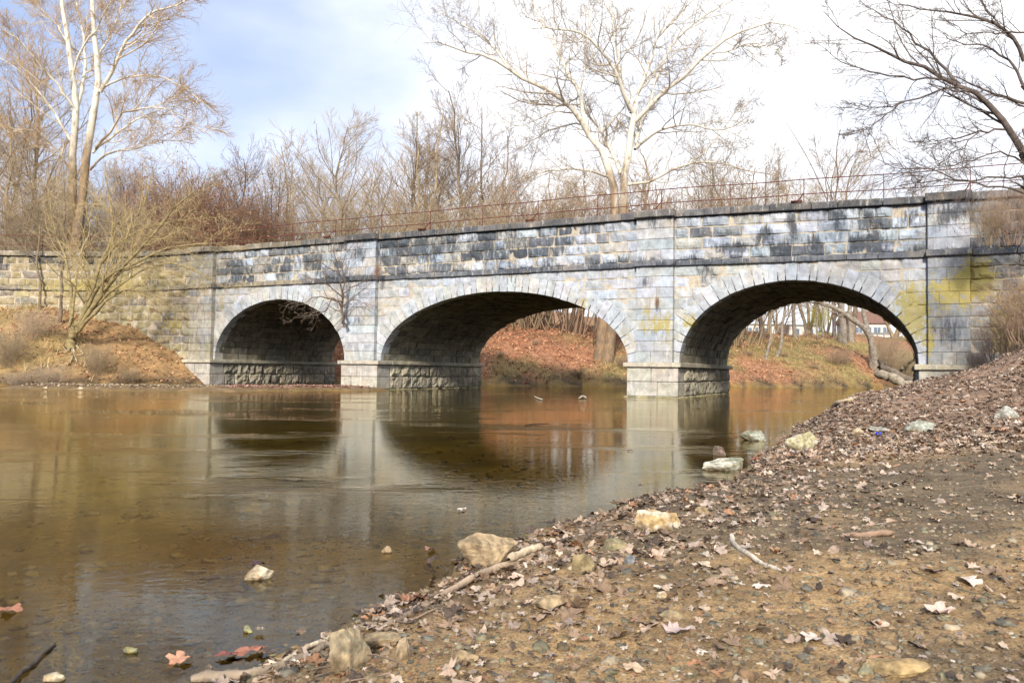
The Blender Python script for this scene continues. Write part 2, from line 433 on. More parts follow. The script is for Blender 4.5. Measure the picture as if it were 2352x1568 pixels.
LI = [(33.3, 3.2, .6, 1.2, 1.25), (32.6, 3.2, .35, .5, .7), (33.7, 2.3, .4, .8, .9), (34.4, 3.9, .8, .6, 1.1), (35.2, 4.3, .8, .9, 1.25), (36.3, 3.0, .8, 1.1, 1.2), (36.0, 2.2, .5, .5, .7), (24.0, 2.9, .8, .45, .85), (24.5, 2.2, .6, .5, .45), (23.6, 3.3, .5, .5, .5), (25.4, 2.9, .3, .5, .8), (25.7, 3.7, .3, .3, .6), (20.9, 3.7, .25, .4, .6), (22.7, 2.6, .25, .6, .5),
      (-8, 5.4, 4.5, .55, .85), (-6, 5.9, 4, .4, .6), (-3.2, 3.3, 1.0, .6, .7), (-1.5, 5.5, .8, .5, .5), (-.3, 2.2, .3, .9, .6), (.5, 4.4, .5, .4, .5), (-5.5, 3.6, 1.5, .5, .4), (8.4, 3.4, .5, .6, .5)]
def field(L_, u, z):
    r = np.zeros_like(u)
    for cu, cz, su, sz, a in L_:
        r = np.maximum(r, a*np.exp(-((u-cu)/su)**2-((z-cz)/sz)**2))
    return r
def stain_at(u, w, z):
    s = field(ST, u, z)
    s = np.maximum(s, .75*np.exp(-np.clip(7.12-z, 0, 9)/.10)*(z < 7.14)*(w < .2))
    s = np.maximum(s, .62*np.exp(-np.clip(z-ZS, 0, 9)/.16)*(z > ZS)*(u > 9)*(w < .2))
    s = np.maximum(s, .5*np.exp(-np.clip(ZS-.22-z, 0, 9)/.08)*(z < ZS-.2)*(w < .2))
    return s
class Acc:
    def __init__(s): s.V, s.F, s.T, s.X, s.n = [], [], [], [], 0
    def add(s, V, F, tint, extra=0.):
        s.V.append(V); s.F.append(F+s.n); s.T.append(np.broadcast_to(np.asarray(tint, float), (len(V), 3))); s.X.append(np.full(len(V), extra)); s.n += len(V)
    def build(s, name, parent=bridge, smooth=False, m=None, bent=True):
        if not s.V: return None
        V = np.concatenate(s.V); F = np.concatenate(s.F); T = np.concatenate(s.T); X = np.concatenate(s.X)
        st = stain_at(V[:, 0], V[:, 1], V[:, 2])+X; li = field(LI, V[:, 0], V[:, 2])*(V[:, 1] < .5)
        me = mesh(name, bend(V) if bent else V, F, m or M_STONE, {'tint': T, 'stain': st, 'lichen': li}, smooth)
        return link(name, me, parent)
AXF = {'-x': (0, 0), '+x': (0, 1), '-y': (1, 0), '+y': (1, 1), '-z': (2, 0), '+z': (2, 1)}
def rbox(acc, lo, hi, tint, r=.03, cell=.14, faces=('-y',), amp=.01, freq=4., pillow=0., mapf=None, extra=0., cull=None):
    lo = np.array(lo, float); hi = np.array(hi, float)
    r = min(r, .45*(hi-lo).min())
    seed = random.random()*50
    def ax(k):
        a, b = lo[k], hi[k]
        n = max(1, int(round((b-a-2*r)/cell)))
        return np.concatenate([[a], np.linspace(a+r, b-r, n+1), [b]])
    C = (lo+hi)/2; HS = (hi-lo)/2
    for f in faces:
        k, sgn = AXF[f]; i, j = [(1, 2), (2, 0), (0, 1)][k]
        A, B = np.meshgrid(ax(i), ax(j), indexing='ij')
        P = np.zeros(A.shape+(3,)); P[..., i] = A; P[..., j] = B; P[..., k] = hi[k] if sgn else lo[k]
        P = P.reshape(-1, 3)
        I = np.clip(P, lo+r, hi-r); D = P-I; D /= np.linalg.norm(D, axis=1)[:, None]
        nn = fbm(P[:, 0]*freq+seed, P[:, 1]*freq, P[:, 2]*freq, 2)
        q = 1-np.max(np.abs((P-C)/HS)[:, [i, j]]**4, axis=1)
        Pn = I + D*r + D*(amp*nn+pillow*q*(.75+.5*nn))[:, None]
        nA, nB = A.shape
        ii = np.arange(nA*nB).reshape(nA, nB)
        Qd = np.stack([ii[:-1, :-1], ii[1:, :-1], ii[1:, 1:], ii[:-1, 1:]], -1).reshape(-1, 4)
        if not sgn: Qd = Qd[:, ::-1]
        if mapf is not None: Pn = mapf(Pn)
        if cull is not None:
            bad = cull(Pn); Qd = Qd[~bad[Qd].all(axis=1)]
            if not len(Qd): continue
            used = np.unique(Qd); rm = np.zeros(len(Pn), int); rm[used] = np.arange(len(used)); Pn = Pn[used]; Qd = rm[Qd]
        acc.add(Pn, Qd, tint, extra)
ALLF = ('-x', '+x', '-y', '+y', '-z', '+z')
ARCH = [(US[0], US[1]), (US[2], US[3]), (US[4], US[5])]
CROWN = [4.48, 4.46, 4.52]
def ringpt(k, t, rad):
    """t 0..1 from left spring to right spring; rad metres outward of the intrados"""
    u0, u1 = ARCH[k]; a = (u1-u0)/2; c = (u0+u1)/2; bq = CROWN[k]-ZL
    th = np.pi*(1-t)
    x, z = a*np.cos(th), bq*np.sin(th)
    nx_, nz_ = np.cos(th)/a, np.sin(th)/bq; l = np.hypot(nx_, nz_)
    return c+x+nx_/l*rad, ZL+z+nz_/l*rad
def inside(k, u, z, off):
    u0, u1 = ARCH[k]; a = (u1-u0)/2+off; c = (u0+u1)/2; bq = CROWN[k]-ZL+off
    return (((u-c)/a)**2+(np.maximum(z-ZL, 0)/bq)**2 < 1)
def cullf(off):
    def f(P):
        b = np.zeros(len(P), bool)
        for k in range(3): b |= inside(k, P[:, 0], P[:, 2], off)
        for k in range(3):
            b |= (P[:, 2] < ZL-.02) & (P[:, 0] > ARCH[k][0]-.01) & (P[:, 0] < ARCH[k][1]+.01)
        return b
    return f
def rt(c, v=.12):
    return np.clip(np.array(c)*(1+random.uniform(-v, v))*np.array([1+random.uniform(-.04, .04), 1, 1+random.uniform(-.05, .05)]), 0, 1)
BLUE, BEIGE, CREAM, DARK, SAND, WHITE = (.31, .36, .43), (.36, .365, .36), (.40, .41, .41), (.13, .145, .17), (.31, .265, .16), (.42, .47, .545)
def pick(u, z, kind):
    q = random.random()
    left = float(np.clip((2-u)/5, 0, 1)); right = float(np.clip((u-35)/1.5, 0, 1))
    if kind == 'parapet':
        dk = .34 if 10 < u < 19.5 else .26 if 0 < u < 10 else .10 if u > 19 else .06
        if u > 36: dk = .4
        c = DARK if q < dk else BLUE if q < dk+.35 else BEIGE if q < dk+.5 else WHITE
        if c is DARK and random.random() < .4: c = (.20, .22, .25)
    elif kind == 'ring': c = (.42, .455, .50) if q < .5 else (.39, .43, .475) if q < .8 else (.42, .435, .44)
    elif kind == 'pil': c = (.36, .40, .455) if q < .5 else WHITE if q < .65 else (.40, .41, .42)
    else: c = CREAM if q < .3 else BEIGE if q < .4 else (.37, .40, .44) if q < .8 else WHITE
    c = np.array(c)
    if z < 2.2 and kind != 'ring': c = c*.45+np.array(CREAM)*.48
    c = c*(1-left)+(np.array(SAND)*(.9+.3*random.random()) if q > .22 else np.array([.22, .20, .17]))*left
    c = c*(1-right)+np.array([.20, .205, .20])*right*(.6+.8*random.random())
    if u > 33.6 and z < 5.2 and right < 1: c = c*.35+np.array([.17, .18, .18])*(.6 if z > 3 else .75)
    return rt(c, .10)
def courses(z0, z1, n, j=.03):
    e = np.linspace(z0, z1, n+1); e[1:-1] += np.array([random.uniform(-j, j) for _ in range(n-1)]); return e
def wallrun(acc, u0, u1, edges, kind, pillow, w0=0., lmin=.55, lmax=1.25, cull=None, amp=.012):
    for z0, z1 in zip(edges[:-1], edges[1:]):
        u = u0
        while u < u1-.01:
            l = random.uniform(lmin, lmax)
            if u1-(u+l) < lmin*.6: l = u1-u
            e = u+l
            pj = pillow*random.uniform(.4, 1.5)
            dk = 0
            gz = .008 if kind == 'span' else .014
            rbox(acc, (u+gz, w0+random.uniform(-.014, .012), z0+gz*random.uniform(.7, 1.4)), (e-gz, w0+.4, z1-gz*random.uniform(.7, 1.4)), pick((u+e)/2, z0, kind), r=.028, cell=.11,
                 faces=('-y',), amp=amp, freq=3.5, pillow=pj, cull=cull, extra=random.choice([0, 0, 0, .1, .2, .35]) if kind == 'parapet' else 0)
            u = e
PIL = [(-1.66, -.06), (8.70, 10.42), (23.22, 24.73), (33.74, 35.04)]
e_par = courses(ZS, 7.12, 4, .02)
e_low = courses(ZL, ZS-.22, 9, .02)
e_base = np.array([-.35, .04, .62, 1.20])
gaps = [(-26, PIL[0][0]), (PIL[0][1], PIL[1][0]), (PIL[1][1], PIL[2][0]), (PIL[2][1], PIL[3][0]), (PIL[3][1], 48)]
a = Acc()
for g0, g1 in gaps:
    a = Acc(); wallrun(a, g0, g1, e_par, 'parapet', .075, amp=.028); a.build('parapet')
a = Acc()
for g0, g1 in gaps[1:4]:
    a = Acc(); wallrun(a, g0, g1, e_low, 'span', .03, cull=cullf(.30), amp=.02); a.build('spandrel_wall')
for nm, g0, g1 in (('wing_wall', -26, PIL[0][0]), ('wing_wall', PIL[3][1], 48)):
    a = Acc(); wallrun(a, g0, g1, e_low, 'wing', .10, lmin=.7, lmax=1.5, amp=.03)
    wallrun(a, g0, g1, courses(-.9, ZL, 5, .02), 'wing', .11, lmin=.7, lmax=1.5, amp=.03)
    a.build(nm)
# mortar backing, deck and rear face
a = Acc()
uu = np.arange(-26, 48.01, .1); zz = np.arange(-1, 7.15, .1)
A_, B_ = np.meshgrid(uu, zz, indexing='ij'); ii = np.arange(A_.size).reshape(A_.shape)
Qd = np.stack([ii[:-1, :-1], ii[1:, :-1], ii[1:, 1:], ii[:-1, 1:]], -1).reshape(-1, 4)
P = np.stack([A_, np.full(A_.shape, .010), B_], -1).reshape(-1, 3)
bad = cullf(.15)(P); Qm = Qd[~bad[Qd].any(axis=1)]
a.add(P, Qm, (.46, .41, .33))
P2 = P.copy(); P2[:, 1] = BW-.02; bad = cullf(.02)(P2); a.add(P2, Qd[~bad[Qd].any(axis=1)][:, ::-1], (.3, .29, .25))
n_ = len(uu)
top = np.concatenate([np.stack([uu, np.full(n_, .02), np.full(n_, 7.14)], -1), np.stack([uu, np.full(n_, BW), np.full(n_, 7.14)], -1)])
k_ = np.arange(n_-1); a.add(top, np.stack([k_, k_+1, k_+1+n_, k_+n_], -1), (.2, .18, .14))
a.build('wall_core')
# voussoir rings
for k in range(3):
    a = Acc(); u0, u1 = ARCH[k]
    nv = 31 if k != 1 else 41
    # voussoirs of irregular width
    tt = np.linspace(0, 1, 400); ru, rz = ringpt(k, tt, 0); sl_ = np.concatenate([[0], np.cumsum(np.hypot(np.diff(ru), np.diff(rz)))])
    ed = np.linspace(0, 1, nv+1); ed[1:-1] += np.array([random.uniform(-.22, .22)/nv for _ in range(nv-1)])
    te = np.interp(ed*sl_[-1], sl_, tt)
    pl = [p for p in PIL if p[1] < (u0+u1)/2][-1][1]; pr = [p for p in PIL if p[0] > (u0+u1)/2][0][0]
    for i in range(nv):
        t0, t1 = te[i]+.0006, te[i+1]-.0006
        tm = (t0+t1)/2
        hgt = .60+.42*abs(2*tm-1)**2+random.uniform(-.03, .03)
        if i == nv//2: hgt = ZS-.24-CROWN[k]
        l = (t1-t0)*sl_[-1]
        def mp_(P, t0=t0, t1=t1, l=l, hgt=hgt, k=k, pl=pl, pr=pr):
            t = t0+(t1-t0)*P[:, 0]/l
            u, z = ringpt(k, t, P[:, 2])
            return np.stack([np.clip(u, pl+.003, pr-.003), P[:, 1], np.minimum(z, ZS-.23)], -1)
        rbox(a, (.006, -.035-random.uniform(0, .012), -.02*random.random()), (l-.006, .55, hgt), pick((ringpt(k, tm, 0)[0]), 4, 'ring'), r=.018, cell=.2, faces=('-y', '-z', '+z', '-x', '+x'), amp=.006, pillow=.004, mapf=mp_)
    a.build('arch_ring')
    # barrel vault of long rubble courses
    a = Acc(); nr = 34 if k != 1 else 44
    ed = np.interp(np.linspace(0, 1, nr+1)*sl_[-1], sl_, tt)
    for i in range(nr):
        w = .5-random.random()*.4
        while w < BW:
            l = random.uniform(.5, 1.3); e = min(w+l, BW)
            t0, t1 = ed[i], ed[i+1]; ls = (t1-t0)*sl_[-1]; tm = (t0+t1)/2; zz_ = ringpt(k, tm, 0)[1]
            def mp_(P, t0=t0, t1=t1, ls=ls, k=k):
                u, z = ringpt(k, t0+(t1-t0)*P[:, 0]/ls, P[:, 2]); return np.stack([u, P[:, 1], z], -1)
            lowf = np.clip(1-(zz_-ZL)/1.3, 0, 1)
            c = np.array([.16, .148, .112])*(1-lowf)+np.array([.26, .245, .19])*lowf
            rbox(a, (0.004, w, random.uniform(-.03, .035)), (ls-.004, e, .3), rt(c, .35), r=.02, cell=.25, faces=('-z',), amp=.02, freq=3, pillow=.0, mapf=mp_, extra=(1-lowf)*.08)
            w = e
    # backing so that joints are closed
    tb = np.linspace(0, 1, 60); bu, bz = ringpt(k, tb, .045)
    Vb = np.concatenate([np.stack([bu, np.full(60, .3), bz], -1), np.stack([bu, np.full(60, BW), bz], -1)]); q = np.arange(59)
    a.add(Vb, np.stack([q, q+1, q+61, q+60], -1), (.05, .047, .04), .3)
    a.build('barrel_vault')
# pilasters
for p0, p1 in PIL:
    a = Acc()
    for z0, z1 in list(zip(e_low[:-1], e_low[1:]))+list(zip(e_par[:-1], e_par[1:])):
        n = random.choice([1, 2, 2, 3]); cuts = [p0]+sorted(p0+(p1-p0)*(c+random.uniform(-.08, .08)) for c in [j/n for j in range(1, n)])+[p1]
        for c0, c1 in zip(cuts[:-1], cuts[1:]):
            fs = ['-y']+(['-x'] if c0 == p0 else [])+(['+x'] if c1 == p1 else [])
            rbox(a, (c0+.004, -.27+random.uniform(-.006, .006), z0+.006), (c1-.004, .05, z1-.006), pick((c0+c1)/2, z0, 'pil'), r=.014, cell=.16, faces=fs, amp=.006, pillow=.003)
    rbox(a, (p0+.02, -.25, ZL), (p1-.02, .05, 7.12), (.2, .18, .14), r=.01, cell=.4, faces=('-y', '-x', '+x'), amp=0)
    a.build('pilaster')
def slabrun(acc, u0, u1, w0, w1, z0, z1, tfun, lmin, lmax, jit=.015, r=.03, extra=0.):
    u = u0
    while u < u1-.01:
        l = random.uniform(lmin, lmax)
        if u1-(u+l) < lmin*.7: l = u1-u
        e = u+l; dz = random.uniform(-jit, jit); dw = random.uniform(-jit, jit)
        rbox(acc, (u+.006, w0+dw, z0+dz*.3), (e-.006, w1, z1+dz), tfun((u+e)/2), r=r, cell=.16, faces=('-y', '-z', '+z', '-x', '+x'), amp=.014, freq=3, extra=extra+random.uniform(0, .3))
        u = e
a = Acc(); b_ = Acc()
def tco(u): return rt((.115, .115, .12), .3) if u > 6 else rt((.19, .17, .13), .25)
def tst(u): return rt((.13, .14, .165), .3) if u > 6 else rt((.25, .23, .18), .2)
prev = -26
for (p0, p1) in PIL+[(48, 48.5)]:
    slabrun(a, prev, p0-.08, -.19, .62, 7.13, ZC, tco, .8, 1.7, .02)
    slabrun(b_, prev, p0-.06, -.13, .1, ZS-.22, ZS, tst, .9, 1.9, .008, .02)
    if p0 < 47:
        slabrun(a, p0-.08, p1+.08, -.48, .62, 7.13, ZC+.02, tco, .8, 1.7, .01)
        slabrun(b_, p0-.06, p1+.06, -.41, .1, ZS-.22, ZS+.01, tst, .6, 1.9, .004, .02)
    prev = p1+.08
a.build('coping'); b_.build('string_course')
# piers and abutments
def pier(name, u0, u1, wend, front=-.36):
    e = empty(name, (0, 0, 0), 0, bridge)
    a = Acc()
    for z0, z1 in zip(e_base[:-1], e_base[1:]):
        foot = z0 < 0
        w = front-(.16 if foot else 0)
        first = True
        while w < wend-.01:
            l = random.uniform(.95, 1.2) if first else random.uniform(.55, 1.1)
            if wend-(w+l) < .5: l = wend-w
            rough = not first
            ex = .12 if foot else 0.
            c = rt((.41, .395, .35), .08) if first else rt((.27, .25, .20) if random.random() < .5 else (.38, .35, .27), .2)
            if foot: c = rt((.26, .24, .15), .15)
            if first and not foot:
                m_ = (u0+u1)/2+random.uniform(-.5, .5)
                for c0, c1, fs in ((u0, m_, ('-y', '-x')), (m_, u1, ('-y', '+x'))):
                    rbox(a, (c0+.004, w, z0+.005), (c1-.004, w+l-.006, z1-.005), rt((.41, .395, .35), .05), r=.03, cell=.16, faces=fs, amp=.008)
            else:
                rbox(a, (u0-ex, w+.006, z0+.006), (u1+ex, w+l-.006, z1-(.05*random.random() if foot else .006)), c, r=.05, cell=.11, faces=('-x', '+x', '-y', '+z') if foot else ('-x', '+x')+(('+y',) if w+l > wend-.1 else ()), amp=.045, freq=5, pillow=.055 if rough and not foot else .01)
            w += l; first = False
    rbox(a, (u0+.03, front+.03, -.3), (u1-.03, wend-.03, 1.3), (.16, .15, .12), r=.02, cell=.5, faces=('-x', '+x', '-y', '+y'), amp=0)
    a.build('pier_base', e)
    a = Acc(); w = front-.13
    while w < wend+.1:
        l = random.uniform(1.2, 2.0)
        if wend+.12-(w+l) < .6: l = wend+.12-w
        rbox(a, (u0-.13, w+.003, 1.20), (u1+.13, w+l-.003, ZL+.005), rt((.42, .40, .32), .12), r=.03, cell=.2, faces=ALLF, amp=.012, freq=3)
        w += l
    a.build('ledge', e)
    return e
pier('abutment', -1.78, 0.02, BW+.25)
pier('pier', US[1]+.05, US[2]+.05, BW+.25)
pier('pier', US[3]+.05, US[4]+.05, BW+.25)
pier('abutment', US[5]-.03, 35.2, BW+.25)

# ------------------------------------------------------------------ tubes
def tubes(P, R, sides, tint):
    """P (m,n,3) R (m,n) -> V,F,T"""
    m, n, _ = P.shape
    T = np.gradient(P, axis=1); T /= np.linalg.norm(T, axis=2, keepdims=True)+1e-9
    ref = np.where(np.abs(T[..., 2:3]) > .9, np.array([1., 0, 0]), np.array([0, 0, 1.]))
    A = np.cross(T, ref); A /= np.linalg.norm(A, axis=2, keepdims=True)+1e-9
    B = np.cross(T, A)
    ph = np.arange(sides)*2*np.pi/sides
    V = P[:, :, None]+R[:, :, None, None]*(A[:, :, None]*np.cos(ph)[None, None, :, None]+B[:, :, None]*np.sin(ph)[None, None, :, None])
    ii = np.arange(m*n*sides).reshape(m, n, sides)
    a0 = ii[:, :-1]; a1 = ii[:, 1:]
    F = np.stack([a0, np.roll(a0, -1, 2), np.roll(a1, -1, 2), a1], -1).reshape(-1, 4)
    Tn = np.repeat(np.broadcast_to(np.asarray(tint, float), (m, 3)), n*sides, axis=0)
    return V.reshape(-1, 3), F, Tn
class TAcc:
    def __init__(s): s.V, s.F, s.T, s.n = [], [], [], 0
    def add(s, P, R, sides, tint):
        V, F, T = tubes(P, R, sides, tint); s.V.append(V); s.F.append(F+s.n); s.T.append(T); s.n += len(V)
    def raw(s, V, F, T): s.V.append(V); s.F.append(F+s.n); s.T.append(T); s.n += len(V)
    def me(s, name, m): return mesh(name, np.concatenate(s.V), np.concatenate(s.F), m, {'tint': np.concatenate(s.T)}, True)
def resample(pts, n, jitter=0.):
    pts = np.array(pts, float); d = np.concatenate([[0], np.cumsum(np.linalg.norm(np.diff(pts, axis=0), axis=1))])
    # Catmull-like smoothing via cubic Hermite
    m = np.gradient(pts, d, axis=0) if len(pts) > 2 else np.tile((pts[1]-pts[0])/d[-1], (2, 1))
    t = np.linspace(0, d[-1], n); i = np.clip(np.searchsorted(d, t, 'right')-1, 0, len(pts)-2)
    h = (d[i+1]-d[i]); s = ((t-d[i])/h)[:, None]; h = h[:, None]
    out = (2*s**3-3*s**2+1)*pts[i]+(s**3-2*s**2+s)*h*m[i]+(-2*s**3+3*s**2)*pts[i+1]+(s**3-s**2)*h*m[i+1]
    if jitter:
        j = rng.normal(0, jitter, out.shape); j[0] = 0; out = out+j
    return out
def grow(P, R, k, ang, ratio, n=5, wig=.18, up=.05, rr=.55, t0=.15, t1=1., rmin=.008, Lmax=None):
    m, n0, _ = P.shape
    seg = np.linalg.norm(np.diff(P, axis=1), axis=2); Ln = seg.sum(1)
    t = (np.arange(k)[None]+rng.random((m, k)))/k*(t1-t0)+t0
    f = t*(n0-1); i = np.clip(f.astype(int), 0, n0-2); fr = (f-i)[..., None]
    mi = np.arange(m)[:, None]
    base = P[mi, i]*(1-fr)+P[mi, i+1]*fr
    T = P[mi, i+1]-P[mi, i]; T /= np.linalg.norm(T, axis=2, keepdims=True)+1e-9
    r = R[mi, i]*(1-fr[..., 0])+R[mi, i+1]*fr[..., 0]
    N_ = rng.normal(size=T.shape); N_ -= (N_*T).sum(2, keepdims=True)*T; N_ /= np.linalg.norm(N_, axis=2, keepdims=True)+1e-9
    a = ang*(.65+.7*rng.random((m, k)))[..., None]
    d = np.cos(a)*T+np.sin(a)*N_
    ln = Ln[:, None]*ratio*(1.2-.8*t)*(.55+.9*rng.random((m, k)))
    if Lmax: ln = np.minimum(ln, Lmax*(.6+.4*rng.random(ln.shape)))
    pts = [base]; d = d.copy()
    for q in range(n-1):
        pts.append(pts[-1]+d*(ln/(n-1))[..., None])
        d = d+wig*rng.normal(size=d.shape)+np.array([0, 0, up]); d /= np.linalg.norm(d, axis=2, keepdims=True)
    Pn = np.stack(pts, 2).reshape(m*k, n, 3)
    r0 = np.maximum(r*rr, rmin)
    Rn = (r0[..., None]*np.linspace(1, .35, n)).reshape(m*k, n); Rn = np.maximum(Rn, rmin*np.linspace(1, .45, n))
    return Pn, Rn

# ------------------------------------------------------------------ railing on the bridge
rng = np.random.default_rng(2)
rail = empty('iron_railing', (BA[0], BA[1], 0), -TH)
tag(rail, 'rusty red two-rail iron railing along the top of the bridge', 'railing')
def btube(path, rad, sides=6):
    P = bend(np.array(path, float)); return P[None], np.full((1, len(P)), rad)
for hz in (.93, .37):
    t_ = TAcc(); uu = np.arange(-18, 45, .6)
    P, R = btube([(u, .16+.01*math.sin(u*2.1), ZC+hz+.012*math.sin(u*1.3)) for u in uu], .018); t_.add(P, R, 6, (.5, .5, .5))
    link('rail', t_.me('rail', M_RUST), rail)
pu = 24.13+2.74*np.arange(-14, 7)
for i, u in enumerate(pu):
    t_ = TAcc(); P, R = btube([(u, .16, ZC-.02), (u, .16, ZC+.5), (u, .16, ZC+.95)], .017); t_.add(P, R, 6, (.5, .5, .5))
    po = link('post', t_.me('post', M_RUST), rail)
    if i % 2 == 0:
        t_ = TAcc(); P, R = btube([(u-.01, .15, ZC+.42), (u-.12, -.10, ZC+.16), (u-.22, -.26, ZC+.04)], .022); t_.add(P, R, 6, (.5, .5, .5))
        lo = np.array([u-.42, -.30, ZC+.02]); hi = np.array([u-.02, -.16, ZC+.07])
        c = np.array([[lo[0], lo[1], lo[2]], [hi[0], lo[1], lo[2]], [hi[0], hi[1], lo[2]], [lo[0], hi[1], lo[2]], [lo[0], lo[1], hi[2]], [hi[0], lo[1], hi[2]], [hi[0], hi[1], hi[2]], [lo[0], hi[1], hi[2]]])
        t_.raw(bend(c), np.array([(0, 3, 2, 1), (4, 5, 6, 7), (0, 1, 5, 4), (1, 2, 6, 5), (2, 3, 7, 6), (3, 0, 4, 7)]), np.full((8, 3), .5))
        link('brace', t_.me('brace', M_RUST), po)

# ------------------------------------------------------------------ hero trees from limb lines
def limb3d(px, Y0, dY, n=14, jit=.03):
    """limb line given in picture pixels, leaving depth Y0 and ending at Y0+dY"""
    px = np.array(px, float); d = np.concatenate([[0], np.cumsum(np.hypot(*np.diff(px, axis=0).T))]); d /= d[-1]
    return resample([at_Y(x, y, Y0+dY*s) for (x, y), s in zip(px, d)], n, jit)
TW1, TW2, TW3 = (.36, .30, .22), (.30, .235, .17), (.25, .18, .13)
def hero(name, label, base_depth, trunks, limbs, mbark, levels, tcols, cat='tree', group=None, twigmat=None, sd=1, RS=.52):
    """trunks/limbs: (pixels, dY0, dY1, r0, r1). levels: list of grow kwargs"""
    global rng
    rng = np.random.default_rng(sd)
    if base_depth is None: base_depth = float(hit(*trunks[0][0][0])[1])+.1
    T0 = limb3d(trunks[0][0], base_depth+trunks[0][1], trunks[0][2]-trunks[0][1])
    o = empty(name, tuple(T0[0])); tag(o, label, cat, group)
    off = np.array(T0[0])
    par_P, par_R = [], []
    for part, L_ in (('trunk', trunks), ('limb', limbs)):
        for px, a, b2, r0, r1 in L_:
            P = limb3d(px, base_depth+a, b2-a)
            if part == 'trunk' and cat == 'tree': P[0, 2] = min(P[0, 2], float(H(P[0, 0], P[0, 1]))-.3)
            P = P-off
            R = np.linspace(r0*RS, r1*RS, len(P))
            if part == 'trunk': R[0] *= 1.35; R[1] *= 1.1
            t_ = TAcc(); t_.add(P[None], R[None], 12 if r0 > .15 else 8, tcols[0]); link(part, t_.me(part, mbark), o)
            if part == 'limb' or b2 != a or len(limbs) == 0: par_P.append(P); par_R.append(R)
    if levels:
        P, R = np.array(par_P), np.array(par_R)
        t_ = TAcc(); allP = (P, R)
        for li_, kw in enumerate(levels):
            Pn, Rn = grow(P, R, **kw)
            t_.add(Pn, Rn, 5 if li_ == 0 else 3, tcols[min(li_+1, len(tcols)-1)])
            P, R = Pn, Rn
        me = t_.me('crown', twigmat or M_TWIG)
        link('crown', me, o)
    return o
z6 = lambda *p: [(x*.4037+949, y*.4037) for x, y in p]
WHT = (.66, .63, .54)
hero('sycamore_tree', 'huge white-limbed bare sycamore spreading above the middle of the bridge', 59.,
     [([(1366, 885), (1376, 832), (1385, 760), (1399, 650), (1410, 560), (1413, 484), (1403, 404), (1389, 359), (1353, 311)], 0, 0, .78, .40),
      ([(1388, 885), (1395, 832), (1406, 740), (1420, 620), (1428, 530), (1431, 484), (1434, 404), (1445, 343), (1452, 291), (1457, 262)], -.3, -.3, .74, .36)],
     [(z6((1000, 770), (950, 680), (850, 570), (740, 495), (640, 455), (540, 390), (420, 320), (280, 290), (150, 240), (50, 250)), 0, -6, .33, .05),
      (z6((540, 390), (470, 290), (380, 200), (240, 120), (150, 60)), -3, -2, .15, .04),
      (z6((1000, 770), (965, 640), (945, 520), (890, 430), (820, 290), (740, 150), (690, 50), (650, -60)), 0, 4, .30, .07),
      (z6((945, 520), (975, 400), (990, 240), (1000, 100), (1010, -50)), 1.5, 5, .15, .04),
      (z6((1255, 645), (1210, 560), (1150, 400), (1050, 270), (960, 190), (800, 165), (620, 170)), 0, -5, .27, .04),
      (z6((1240, 640), (1200, 530), (1175, 400), (1145, 200), (1125, 80), (1115, -80)), 0, 2, .24, .10),
      (z6((1255, 650), (1270, 560), (1310, 450), (1360, 320), (1400, 200), (1490, 110), (1570, 20), (1650, -60)), 0, 5, .28, .08),
      (z6((1262, 690), (1345, 610), (1430, 510), (1540, 440), (1630, 340), (1700, 280), (1800, 210), (1920, 160), (2060, 130), (2200, 165)), -.3, -6, .30, .04),
      (z6((1700, 305), (1800, 290), (1900, 245), (2020, 265), (2120, 330)), -3.5, -6, .11, .03),
      (z6((1340, 610), (1400, 400), (1480, 250), (1600, 130), (1800, 10), (1900, -60)), 0, 5, .20, .06),
      (z6((1262, 850), (1290, 720), (1345, 590)), 0, 2, .2, .12),
      (z6((1270, 840), (1370, 760), (1470, 720), (1600, 710), (1720, 745), (1850, 700), (1930, 640)), -.3, -7, .19, .04),
      (z6((1215, 1050), (1350, 1030), (1450, 980), (1620, 920), (1750, 930), (1900, 970), (2080, 1000)), 0, -5, .20, .04),
      (z6((1540, 945), (1640, 880), (1690, 830), (1740, 770), (1820, 660), (1900, 560)), -2, -1, .10, .03),
      (z6((1185, 990), (1130, 860), (1070, 750), (1000, 660), (960, 560)), 0, 3, .24, .10),
      (z6((1070, 760), (1140, 680), (1210, 600), (1290, 500), (1380, 400)), 1, 5, .15, .06),
      (z6((1120, 1010), (960, 965), (800, 970), (680, 1000), (560, 1040)), 0, -4, .16, .03),
      (z6((985, 730), (940, 705), (880, 710), (780, 740), (640, 830), (560, 900)), 0, 3, .13, .03),
      (z6((935, 645), (830, 635), (720, 670), (600, 720), (500, 690)), 0, -4, .11, .03)],
     M_SYC,
     [dict(k=14, ang=.95, ratio=.38, n=7, wig=.14, up=.12, rr=.5, t0=.15, t1=.96, rmin=.017, Lmax=5.5),
      dict(k=8, ang=.85, ratio=.62, n=5, wig=.16, up=.06, rr=.55, rmin=.012),
      dict(k=6, ang=.85, ratio=.6, n=4, wig=.2, up=.03, rr=.6, rmin=.0085)],
     [WHT, (.47, .43, .36), (.33, .27, .21), (.27, .21, .16)], sd=3, RS=.6)
z8 = lambda *p: [(x*.3906, y*.3906) for x, y in p]
